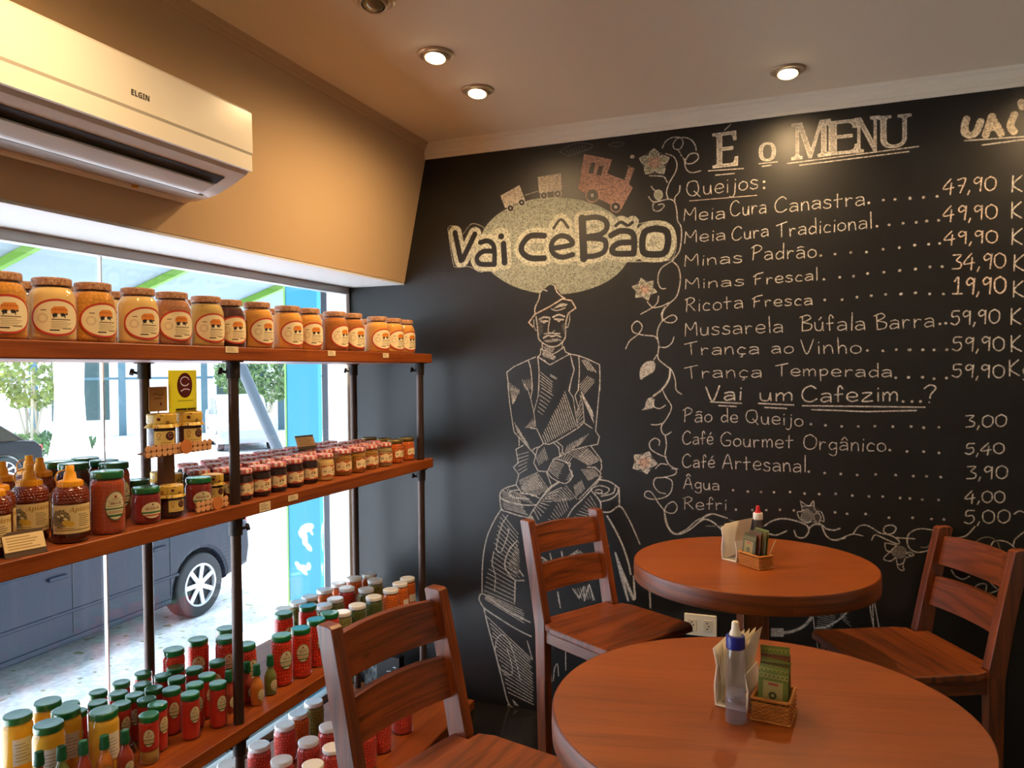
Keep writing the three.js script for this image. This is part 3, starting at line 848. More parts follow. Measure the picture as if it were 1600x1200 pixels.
[7,0,3,[147,1618]],
[7,0,3,[189,1625]],
[7,0,3,[237,1626]],
[7,0,3,[284,1630]],
[7,0,3,[329,1632]],
[7,0,3,[59,1544]],
[7,0,3,[112,1543]],
[7,0,3,[157,1549]],
[7,0,3,[200,1552]],
[7,0,3,[242,1554]],
[7,0,3,[286,1553]],
[7,0,3,[329,1555]],
[7,0,3,[188,1373]],
[7,0,3,[234,1371]],
[7,0,3,[273,1374]],
[7,0,3,[313,1373]],
[7,0,3,[349,1372]],
[7,0,3,[272,1283]],
[7,0,3,[309,1284]],
[7,0,3,[349,1284]],
[7,0,3,[313,1860]],
[7,0,3,[352,1858]],
[7,0,3,[390,1858]],
[7,0,3,[293,1781]],
[7,0,3,[331,1781]],
[7,0,3,[361,1782]],
[7,0,3,[394,1782]],
[7,0,3,[282,1704]],
[7,0,3,[326,1708]],
[7,0,3,[366,1708]],
[7,0,3,[397,1709]],
[7,0,3,[283,1629]],
[7,0,3,[328,1631]],
[7,0,3,[370,1636]],
[7,0,3,[404,1635]],
[7,0,3,[288,1554]],
[7,0,3,[328,1556]],
[7,0,3,[369,1550]],
[7,0,3,[408,1548]],
[7,0,3,[398,1453]],
[7,0,3,[414,1455]],
[7,0,3,[310,1373]],
[7,0,3,[350,1372]],
[7,0,3,[381,1371]],
[7,0,3,[417,1371]],
[7,0,3,[308,1284]],
[7,0,3,[348,1284]],
[7,0,3,[381,1279]],
[7,0,3,[416,1281]],
[7,0,3,[293,1206]],
[7,0,3,[319,1206]],
[7,0,3,[343,1206]],
[7,0,3,[15,1128]],
[7,0,3,[60,1125]],
[7,0,3,[110,1122]],
[7,0,3,[160,1123]],
[7,0,3,[210,1124]],
[7,0,3,[263,1124]],
[7,0,3,[316,1125]],
[7,0,3,[352,1122]],
[7,0,3,[395,1124]],
[7,0,3,[254,1047]],
[7,0,3,[304,1044]],
[7,0,3,[352,1045]],
[7,0,3,[395,1042]],
[7,0,3,[8,967]],
[7,0,3,[57,964]],
[7,0,3,[107,963]],
[7,0,3,[157,962]],
[7,0,3,[212,966]],
[7,0,3,[271,966]],
[7,0,3,[322,965]],
[7,0,3,[360,966]],
[7,0,3,[400,965]],
[7,0,3,[-239,893]],
[7,0,3,[-190,890]],
[7,0,3,[-146,891]],
[7,0,3,[-104,892]],
[7,0,3,[-52,895]],
[7,0,3,[-6,892]],
[7,0,3,[40,893]],
[7,0,3,[91,896]],
[7,0,3,[142,893]],
[7,0,3,[192,892]],
[7,0,3,[233,894]],
[7,0,3,[284,892]],
[7,0,3,[312,892]],
[7,0,3,[348,890]],
[7,0,3,[394,891]],
[7,0,3,[-230,825]],
[7,0,3,[-175,827]],
[7,0,3,[-129,829]],
[7,0,3,[-85,833]],
[7,0,3,[-40,833]],
[7,0,3,[89,834]],
[7,0,3,[126,831]],
[7,0,3,[182,834]],
[7,0,3,[251,826]],
[7,0,3,[320,830]],
[7,0,3,[374,829]],
[7,0,3,[409,830]],
[6,0,1,[-261,2148,-251,2156,-242,2165]],
[24,4,0,[471,2092,466,2069,471,2046,485,2040,499,2051,509,2079]],
[24,4,0,[523,2036,540,2091]],
[24,4,0,[538,2089,564,2035]],
[24,4,0,[531,2055,554,2058]],
[24,4,0,[599,2089,589,2057,598,2037]],
[24,4,0,[617,2124,621,2110]],
[5,0,0,[471,2098,459,2074,459,2046,481,2034,502,2042,516,2074,506,2088]]
];
const CHALK_WORDS = [
["Queijos",-393,1929,-153,1934,56,4.5,0],
["Meia",-403,1842,-265,1842,48,4.5,0],
["Cura",-244,1848,-127,1850,53,4.5,0],
["Canastra",-99,1847,179,1850,52,4.5,0],
["Meia",-401,1765,-263,1767,45,4.5,0],
["Cura",-240,1762,-120,1770,47,4.5,0],
["Tradicional",-94,1764,200,1773,49,4.5,0],
["Minas",-401,1683,-207,1685,43,4.5,0],
["Padrão",-175,1690,32,1689,51,4.5,0],
["Minas",-399,1603,-202,1605,39,4.5,0],
["Frescal",-168,1606,35,1612,40,4.5,0],
["Ricota",-402,1521,-205,1527,50,4.5,0],
["Fresca",-173,1529,19,1529,41,4.5,0],
["Mussarela",-401,1435,-75,1441,51,4.5,0],
["Búfala",-21,1443,180,1440,53,4.5,0],
["Barra",209,1441,380,1445,52,4.5,0],
["Trança",-403,1369,-153,1368,46,4.5,0],
["ao",-111,1368,-42,1369,44,4.5,0],
["Vinho",-16,1366,168,1365,49,4.5,0],
["Trança",-403,1285,-145,1288,46,4.5,0],
["Temperada",-99,1292,258,1286,43,4.5,0],
["47,90",407,1866,548,1862,44,5.5,8],
["Kg",590,1855,649,1850,51,5.5,0],
["49,90",407,1779,552,1775,45,5.5,8],
["Kg",589,1773,648,1768,51,5.5,0],
["49,90",410,1707,553,1700,39,5.5,8],
["Kg",590,1691,650,1687,51,5.5,0],
["34,90",431,1625,575,1620,47,5.5,8],
["Kg",595,1610,654,1607,51,5.5,0],
["19,90",431,1547,575,1542,52,6.5,8],
["Kg",594,1530,653,1528,51,5.5,0],
["59,90",428,1449,559,1451,44,5.5,0],
["Kg",588,1445,647,1443,51,5.5,0],
["59,90",432,1367,572,1365,44,5.5,0],
["Kg",589,1363,649,1362,51,5.5,0],
["59,90",431,1283,572,1281,41,5.5,0],
["Kg",584,1286,644,1286,51,5.5,0],
["Vai",-329,1204,-213,1210,52,7.0,0],
["um",-151,1205,-46,1209,50,6.0,0],
["Cafezim",-14,1203,275,1207,54,6.0,0],
["?",355,1202,388,1202,57,6.0,0],
["Pão",-410,1128,-312,1131,50,4.5,0],
["de",-280,1130,-223,1130,46,4.5,0],
["Queijo",-197,1130,-12,1121,47,4.5,0],
["Café",-413,1048,-307,1053,48,4.5,0],
["Gourmet",-282,1047,-43,1046,49,4.5,0],
["Orgânico",-9,1042,241,1041,51,4.5,0],
["Café",-414,967,-303,969,48,4.5,0],
["Artesanal",-275,967,-4,965,52,4.5,0],
["Água",-410,891,-288,890,43,4.5,0],
["Refri",-412,816,-264,822,45,4.5,0],
["3,00",469,1124,577,1130,38,5.5,0],
["5,40",467,1039,572,1045,34,5.5,0],
["3,90",471,962,580,967,41,5.5,0],
["4,00",468,888,574,893,37,5.5,0],
["5,00",465,820,586,830,42,5.5,0]
];
const CHALK_TITLE = [
["E",-302,2021,-218,2022,118,0],
["o",-148,2028,-94,2026,61,1],
["M",-43,2021,78,2023,119,0],
["E",55,2024,165,2023,109,0],
["N",150,2023,226,2023,111,0],
["U",215,2030,317,2027,101,0]
];

const GLYPHS = {
  M: '0,0 4,88/4,88 32,42 60,92 66,2', e: '8,27 48,30 44,50 24,56 6,40 6,14 26,0 50,8', i: '8,50 8,0/8,74 9,77', a: '6,48 28,54 45,44 48,0/47,28 20,31 3,15 16,0 47,12', C: '66,82 44,98 14,80 2,40 16,6 44,0 70,16',
  u: '4,52 6,14 20,0 38,8 44,52/44,52 47,0', r: '6,52 8,0/8,30 22,50 40,46', n: '4,52 6,0/6,32 22,54 40,46 46,0', s: '42,48 20,56 6,44 20,30 40,22 38,4 14,0 2,8', t: '18,85 20,0/0,48 44,52', T: '32,92 36,0/0,80 66,100',
  d: '46,104 48,0/46,40 24,52 4,26 18,0 46,14', c: '44,44 24,54 6,30 14,4 44,4', o: '26,54 6,40 6,12 26,0 48,14 46,42 26,54', l: '8,108 10,0', P: '10,0 15,92/0,82 30,100 60,84 50,60 14,44', F: '14,80 12,0/0,68 24,88 62,98/12,44 46,52',
  R: '10,0 12,92/0,86 34,100 56,82 40,58 12,48/26,50 62,4', B: '14,92 16,0/0,86 40,100 56,78 16,54/16,54 62,40 56,8 14,0', f: '36,78 26,96 16,80 16,0/0,42 36,46', p: '8,50 12,-38/10,40 30,54 48,34 34,6 12,10', m: '2,50 4,0/4,32 18,52 30,40 32,0/32,34 48,54 62,40 64,0',
  V: '0,96 28,0 60,100', h: '8,106 10,0/10,34 26,54 42,42 44,0', Q: '44,94 12,84 2,40 20,6 50,4 70,36 62,84 40,94/44,30 78,-10', j: '24,52 22,-10 8,-32 -6,-26/24,72 25,75', z: '4,50 44,50 4,2 50,2', G: '66,84 40,98 10,74 4,34 24,2 60,4 66,36 38,38',
  O: '40,98 6,78 4,24 34,0 70,18 74,70 38,98', g: '44,46 22,54 4,30 18,6 44,18/46,52 46,-20 26,-34 4,-22', A: '0,0 34,95 64,0/12,34 58,38', K: '8,95 8,0/56,96 10,42 60,2', 0: '34,98 6,76 6,24 34,0 62,24 62,76 32,98', 1: '14,76 36,98 34,0/6,2 58,2',
  3: '6,96 52,96 26,60 54,40 46,8 4,4', 4: '46,100 0,34 62,40/50,72 42,-8', 5: '56,98 16,96 12,58 46,60 54,26 30,0 2,12', 7: '4,92 50,96 22,0/10,50 44,52', 9: '50,82 28,98 8,76 20,54 50,74/52,94 46,0', ',': '10,10 0,-18', '?': '0,80 24,100 48,84 26,46 22,26/18,4 19,1',
};
const ACCENT = { 'ã': ['a', '10,68 26,75 44,71'], 'ç': ['c', '26,0 30,-12 20,-20'], 'ú': ['u', '26,68 38,84'], 'é': ['e', '24,70 38,86'], 'â': ['a', '12,66 29,84 46,66'], 'Á': ['A', '22,106 36,122 50,106'] };
const CHALK_COLORS = [[198, 192, 183], null, [172, 174, 152], [190, 148, 128], [200, 186, 164], [168, 172, 146], [200, 158, 138], [200, 197, 172], [216, 196, 180], [122, 119, 112]];
const WX0 = -1.85, WX1 = 1.10, WY1 = 2.19, CW = 2048, CH = Math.round(2048 * 2.19 / 2.95), PX = CW / 2950;   // texture pixels to the millimetre
const chalkLayer = canvas(CW, CH, (c) => {
  const X = (mm) => (mm - WX0 * 1000) * PX, Y = (mm) => (WY1 * 1000 - mm) * PX;
  c.lineCap = c.lineJoin = 'round';
  const path = (p, smooth) => {                                       // p: flat list in millimetres
    const q = []; for (let i = 0; i < p.length; i += 2) q.push([X(p[i]), Y(p[i + 1])]);
    c.beginPath(); c.moveTo(...q[0]);
    if (!smooth || q.length < 3) q.slice(1).forEach((a) => c.lineTo(...a));
    else for (let i = 0; i < q.length - 1; i++) {
      const a = q[Math.max(0, i - 1)], b = q[i], d = q[i + 1], e = q[Math.min(q.length - 1, i + 2)];
      c.bezierCurveTo(b[0] + (d[0] - a[0]) / 6, b[1] + (d[1] - a[1]) / 6, d[0] - (e[0] - b[0]) / 6, d[1] - (e[1] - b[1]) / 6, d[0], d[1]);
    }
  };
  const use = (k, alpha = 1) => { if (k === 1) { c.globalCompositeOperation = 'destination-out'; c.strokeStyle = c.fillStyle = '#000'; } else { c.globalCompositeOperation = 'source-over'; const [r, g, b] = CHALK_COLORS[k]; c.strokeStyle = c.fillStyle = `rgba(${r},${g},${b},${alpha})`; } };
  for (const [w, k, kind, p] of CHALK_STROKES) {
    use(k, kind === 2 || kind === 5 ? 0.9 : 0.95); c.lineWidth = Math.max(1.3, w * PX * (k === 1 ? 1.1 : kind === 1 ? 0.72 : 0.9));
    if (kind === 3) { c.beginPath(); c.arc(X(p[0]), Y(p[1]), w * PX * 0.62, 0, 7); c.fill(); } else { path(p, kind === 0 || kind === 5); if (kind === 2 || kind === 5) { c.closePath(); c.fill(); } else c.stroke(); }
  }
  const glyph = (ch) => { const a = ACCENT[ch]; return a ? GLYPHS[a[0]] + '/' + a[1] : GLYPHS[ch]; };
  for (const [t, x0, y0, x1, y1, h, w, k] of CHALK_WORDS) {
    const gl = [...t].map((ch) => glyph(ch).split('/').map((s) => s.split(' ').map((q) => q.split(',').map(Number))));
    const wide = gl.map((g) => Math.max(...g.flat().map((q) => q[0])));
    const total = wide.reduce((a, b) => a + b, 0) + 17 * (t.length - 1), sx = Math.hypot(x1 - x0, y1 - y0) / total, ang = (y1 - y0) / (x1 - x0);
    let pen = 0; use(k); c.lineWidth = w * PX * 0.8;
    gl.forEach((g, n) => {
      const wob = rnd(-2.5, 2.5), sl = rnd(-0.03, 0.05);
      for (const s of g) { const p = []; for (const [gx, gy] of s) { const xx = (pen + gx + gy * sl) * sx; p.push(x0 + xx, y0 + xx * ang + (gy + wob) * h / 100); } path(p, true); c.stroke(); }
      pen += wide[n] + 17;
    });
  }
  for (const [t, x0, y0, x1, y1, h] of CHALK_TITLE) {
    use(0, 0.8); c.save(); c.font = '200px serif';
    const m = c.measureText(t), up = m.actualBoundingBoxAscent, wd = m.actualBoundingBoxRight + m.actualBoundingBoxLeft;
    c.transform((x1 - x0) * PX / wd, -(y1 - y0) * PX / wd, 0, h * PX / up, X(x0), Y(y0)); c.translate(m.actualBoundingBoxLeft, 0);
    c.fillText(t, 0, 0); use(0, 0.95); c.lineWidth = 5; c.strokeText(t, 0, 0); c.restore();
  }
});
const chalkData = chalkLayer.getContext('2d').getImageData(0, 0, CW, CH).data;
const cover = new Float32Array(CW * CH);
const boardMap = canvas(CW, CH, (c) => {
  const d = c.createImageData(CW, CH);
  for (let y = 0; y < CH; y++) for (let x = 0; x < CW; x++) {
    const k = 4 * (y * CW + x), grain = hash(x & 255, y & 255), rough = noise(x / 2.2, y / 2.2), cloud = noise(x / 90, y / 70) * noise(x / 23 + 40, y / 31);
    const a = chalkData[k + 3] / 255, keep = a * Math.min(1, Math.max(0.12, 0.52 + 0.75 * rough + 0.25 * (grain - 0.5)));
    const smear = 0.035 * cloud, base = [18, 18, 19];
    cover[y * CW + x] = Math.min(1, keep + smear);
    for (let i = 0; i < 3; i++) d.data[k + i] = base[i] * (1 - keep) + (a ? chalkData[k + i] : 0) * keep + 200 * smear * (1 - keep);
    d.data[k + 3] = 255;
  }
  c.putImageData(d, 0, 0);
});
const boardRough = canvas(CW, CH, (c) => {
  const d = c.createImageData(CW, CH);
  for (let i = 0; i < CW * CH; i++) { const v = 255 * (0.42 + 0.55 * cover[i]); d.data[4 * i] = d.data[4 * i + 1] = d.data[4 * i + 2] = v; d.data[4 * i + 3] = 255; }
  c.putImageData(d, 0, 0);
});
M.board = std({ map: tex(boardMap), roughnessMap: tex(boardRough, null, false), roughness: 1 });
M.boardPlain = std({ color: 0x121213, roughness: 0.38 });

// ------------------------------------------------------------------ the room
struct('floor', box(-1.95, 2.75, -0.2, 0, -0.15, 4.75), M.floor, 'dark glossy stone floor of the shop', 'floor');
{
  const c = [];
  c.push(box(-1.95, 2.75, 2.226, 2.4, -0.15, 4.75));
  struct('ceiling', c, M.ceiling, 'plain plaster ceiling with small recessed spotlights', 'ceiling');
}
{
  const g = new THREE.PlaneGeometry(WX1 - WX0, WY1); g.translate((WX0 + WX1) / 2, WY1 / 2, 0);
  const w = thing('wall_back', 'black chalkboard wall with the handwritten cheese and coffee menu', 'wall'); w.userData.kind = 'structure';
  obj('chalkboard', g.translate(0, 0, 0.0005), M.board, w);
  obj('wall_body', [box(-1.835, 2.75, 0, 2.226, -0.15, 0)], M.boardPlain, w);
}
struct('wall_right', box(2.6, 2.75, 0, 2.226, 0, 4.75), M.plaster, 'pale side wall of the shop outside the picture', 'wall');
struct('wall_front', box(-1.95, 2.6, 0, 2.226, 4.6, 4.75), M.plaster, 'pale wall of the shop behind the viewer', 'wall');
struct('wall_left', [prism([[-1.532, 1.682], [-1.418, 2.226], [-1.95, 2.226], [-1.95, 1.682]], 4.6), box(-1.95, -1.8, 0, 1.682, 2.9, 4.6)], M.beige, 'beige bulkhead leaning into the room above the shop window', 'wall');
struct('trim_1', box(-1.8, -1.534, 1.674, 1.682, 0, 2.9), M.soffit, 'white painted soffit board under the bulkhead', 'trim');
{   // crown moulding: stepped profile along the back wall and along the bulkhead
  const prof = [[0, 0], [0.008, 0], [0.008, 0.012], [0.016, 0.014], [0.018, 0.026], [0.03, 0.034], [0.032, 0.042], [0.044, 0.046], [0.046, 0.055], [0, 0.055]];
  struct('trim_2', prism(prof.map(([a, b]) => [a, b + 2.171]), 4.05).rotateY(-Math.PI / 2).translate(2.6, 0, 0), M.moulding, 'cream stepped crown moulding above the chalkboard', 'moulding');
  struct('trim_3', prism(prof.map(([a, b]) => [a * 0.6 - 1.43 + b * 0.21, b * 0.6 + 2.193]), 4.6), M.beige, 'beige crown moulding at the top of the bulkhead', 'moulding');
}
// window: two tall panes, slim aluminium frame
{
  const w = thing('window_1', 'shop window of two tall panes in a slim frame', 'window'); w.userData.kind = 'structure';
  obj('glass_pane', box(-1.822, -1.816, 0.03, 1.66, 0.02, 1.197), M.pane, w);
  obj('glass_pane', box(-1.822, -1.816, 0.03, 1.66, 1.2, 2.9), M.pane, w);
  obj('frame_rail', rb(0.04, 0.03, 2.9, 0.004, -1.815, 1.66, 1.45), M.aluminium, w);
  obj('frame_rail', rb(0.04, 0.03, 2.9, 0.004, -1.815, 0.016, 1.45), M.aluminium, w);
  obj('frame_jamb', rb(0.04, 1.65, 0.024, 0.004, -1.815, 0.84, 0.012), M.white, w);
  obj('glazing_seam', box(-1.824, -1.812, 0.03, 1.65, 1.1965, 1.2005), M.white, w);
}
struct('foundation', box(-1.95, 2.75, -1.1, -0.2, -0.15, 4.75), M.plaster, 'pale plastered base of the shop below floor level', 'wall');

// ------------------------------------------------------------------ recessed spotlights
{
  const glow = std({ color: 0xffe6c0, emissive: new THREE.Color(1, 0.78, 0.45), emissiveIntensity: 30 }), dead = std({ color: 0x8f8a6a, roughness: 0.15, metalness: 0.4 });
  const trim = std({ color: 0xcdbb9c, roughness: 0.35, metalness: 0.4 });
  const ring = lathe([[0.034, -0.003], [0.036, -0.006], [0.046, -0.007], [0.052, -0.003], [0.0525, 0], [0.034, 0]], 40), gimbal = lathe([[0.029, -0.01], [0.032, -0.012], [0.035, -0.006], [0.035, 0.004], [0.029, 0.004]], 40), lens = lathe([[0, -0.019], [0.012, -0.018], [0.022, -0.014], [0.029, -0.006], [0.029, 0]], 32);
  const spots = [[-0.985, 0.785, 1, 'warm recessed spotlight, larger of the two nearest the bulkhead'], [-0.987, 0.483, 1, 'warm recessed spotlight on the ceiling above the train drawing'], [-0.049, 0.268, 1, 'warm recessed spotlight on the ceiling above the menu title'], [-0.981, 1.125, 0, 'unlit recessed spotlight at the top edge of the picture'],
    [0.78, 0.268, 1, 'warm recessed spotlight over the right end of the chalkboard'], [-0.98, 1.85, 1, 'warm recessed spotlight in front of the air conditioner'], [-0.05, 3.1, 1, 'warm recessed spotlight behind the viewer']];
  for (const [x, z, on, label] of spots) {
    const t = thing('ceiling_spotlight', label, 'spotlight', [x, 2.226, z], 0, 'recessed ceiling spotlights');
    obj('trim_ring', ring, trim, t); const g = obj('gimbal_ring', gimbal, trim, t), l = obj('lamp_lens', lens, on ? glow : dead, t);
    g.rotation.x = l.rotation.x = -0.2; g.position.y = l.position.y = -0.004;
    if (on) {
      const s = new THREE.SpotLight(LAMP_COLOR, LAMP_POWER, 0, 1.55, 1, 2); s.name = 'spotlight_beam'; s.position.set(0, -0.03, 0); s.target.position.set(0, -2, 0); s.shadow.radius = 1.2; t.add(s, s.target);
    }
  }
}

// ------------------------------------------------------------------ air conditioner on the bulkhead
{
  const t = thing('air_conditioner', 'white wall-mounted split air conditioner above the window', 'air conditioner', [0, 0, 1.19]), Ln = 0.8;
  const arc = []; for (let k = 0; k <= 14; k++) { const s = k / 14; arc.push([-1.303 - 0.202 * s, 1.826 - 0.058 * Math.sin(s * Math.PI / 2) - 0.004 * Math.sin(s * Math.PI)]); }
  obj('body', prism([[-1.512, 1.764], [-1.466, 1.984], [-1.325, 1.984], [-1.308, 1.974], [-1.305, 1.83], ...arc.slice(1)].reverse(), Ln, 0.004), M.plastic, t);
  obj('front_panel', prism([[-1.31, 1.982], [-1.298, 1.972], [-1.2965, 1.872], [-1.2995, 1.866], [-1.2985, 1.827], [-1.31, 1.827]].reverse(), Ln, 0.0015), M.plastic, t);
  const strip = (s0, s1, off, th) => { const at = (s, o) => { const a = [-1.303 - 0.202 * s, 1.826 - 0.058 * Math.sin(s * Math.PI / 2) - 0.004 * Math.sin(s * Math.PI)]; const dx = -0.202, dy = -0.091 * Math.cos(s * Math.PI / 2), l = Math.hypot(dx, dy); return [a[0] - dy / l * -o * -1 * 1, a[1] - (-dx / l) * o]; }; const p = []; for (let k = 0; k <= 8; k++) p.push(at(s0 + (s1 - s0) * k / 8, off)); for (let k = 8; k >= 0; k--) p.push(at(s0 + (s1 - s0) * k / 8, off + th)); return p; };
  obj('intake_slot', prism(strip(0.2, 0.34, -0.001, 0.0025), Ln - 0.1).translate(0, 0, 0.05), M.black, t);
  obj('louver', prism(strip(0.33, 0.58, 0.003, 0.005), Ln - 0.12, 0.001).translate(0, 0, 0.06), std({ color: 0xd8d2c8, roughness: 0.14 }), t);
  obj('louver_gap', prism(strip(0.58, 0.62, -0.001, 0.0022), Ln - 0.12).translate(0, 0, 0.06), M.black, t);
  obj('lower_cover', prism(strip(0.63, 0.84, 0, 0.003), Ln - 0.06, 0.001).translate(0, 0, 0.03), M.plasticGrey, t);
  obj('seam', prism(strip(0.85, 0.875, -0.001, 0.002), Ln - 0.08).translate(0, 0, 0.04), M.black, t);
  obj('clip', rb(0.012, 0.01, 0.012, 0.002, -1.475, 1.765, 0.2), std({ color: 0xd79a1d, roughness: 0.5 }), t);
  const font = await new FontLoader().loadAsync('fonts/droid/droid_sans_bold.typeface.json');
  const txt = new TextGeometry('ELGIN', { font, size: 0.0118, depth: 0.0006, curveSegments: 4 });
  obj('brand_lettering', txt.rotateY(Math.PI / 2).translate(-1.2966, 1.897, 1.561 - 1.19), std({ color: 0x3a3025, roughness: 0.6 }), t);
}

// ------------------------------------------------------------------ shelf unit
const SHELF_Y = { 1: 1.387, 2: 0.977, 3: 0.398, 4: 0.042 };
{
  const XF = -1.37, XB = -1.735, Z0 = 0.078, Z1 = 2.7;
  const names = { 1: 'top', 2: 'second', 3: 'third', 4: 'bottom' };
  for (const s of [1, 2, 3, 4]) {
    const y = SHELF_Y[s], th = s === 4 ? 0.034 : 0.036, xf = s === 4 ? -1.204 : XF;
    const g = rb(xf - XB, th, Z1 - Z0, 0.003, (xf + XB) / 2, y - th / 2, (Z0 + Z1) / 2, 2);
    tag(obj('shelf_plank', boxUV(g, 'z', s * 0.37, s * 0.21)), `thick orange-brown wooden shelf plank, the ${names[s]} of the four by the window`, 'shelf', 'shelf planks').material = M.shelf;
  }
  const spots = [[-1.395, 1.163, 'front', 'middle'], [-1.395, 0.136, 'front', 'chalkboard end'], [-1.698, 1.166, 'rear', 'middle'], [-1.698, 0.131, 'rear', 'chalkboard end'], [-1.395, 2.2, 'front', 'far left'], [-1.698, 2.2, 'rear', 'far left']];
  const fitting = [cyl(0.0175, 0.0175, 0.045, 0, -0.045, 0, 24), cyl(0.026, 0.026, 0.003, 0, -0.003, 0, 24)], screw = [new THREE.CylinderGeometry(0.004, 0.004, 0.014, 12), new THREE.CylinderGeometry(0.0095, 0.0095, 0.009, 16).translate(0, 0.01, 0)];
  for (const [x, z, row, where] of spots) for (const [y0, y1, level] of [[0.042, 0.362, 'bottom and third'], [0.398, 0.941, 'third and second'], [0.977, 1.351, 'second and top']]) {
    const t = thing('shelf_post', `dark steel pipe between ${level} shelf, ${row} post, ${where}`, 'post', [x, y0, z], 0, 'steel pipe posts of the shelves'), h = y1 - y0;
    obj('pipe', cyl(0.0135, 0.0135, h - 0.002, 0, 0, 0, 24), M.pipe, t);
    obj('socket', fitting, M.pipeFitting, t).position.y = h;
    const kn = obj('set_screw', screw, M.pipeFitting, t), flip = row === 'front' && z > 1 && level.startsWith('third') ? -1 : 1;
    kn.rotation.x = flip * 1.2; kn.rotation.z = flip * 0.9; kn.position.set(flip * -0.017, h - 0.028, flip * 0.012);
  }
  const tagPaper = tex(canvas(64, 32, (c) => { c.fillStyle = '#e6cfa8'; c.fillRect(0, 0, 64, 32); c.fillStyle = '#7a5c3a'; for (let k = 0; k < 4; k++) c.fillRect(6, 5 + k * 6, 30 + (k * 13) % 22, 2); }));
  const tm = std({ map: tagPaper, roughness: 0.8 });
  for (const [y, z, w, h, label] of [[1.38, 1.195, 0.046, 0.016, 'small price tag under the dark jar on the top shelf edge'], [1.378, 0.757, 0.04, 0.016, 'small price tag on the top shelf edge, middle one'], [1.376, 0.432, 0.038, 0.016, 'small price tag on the top shelf edge nearest the chalkboard'], [0.957, 1.078, 0.044, 0.024, 'larger price tag on the second shelf edge by the post'], [0.962, 0.957, 0.044, 0.016, 'narrow price tag on the second shelf edge']])
    tag(obj('price_tag', bx(0.0012, h, w, XF + 0.0008, y, z), tm), label, 'tag', 'price tags stuck on the shelf edges');
}

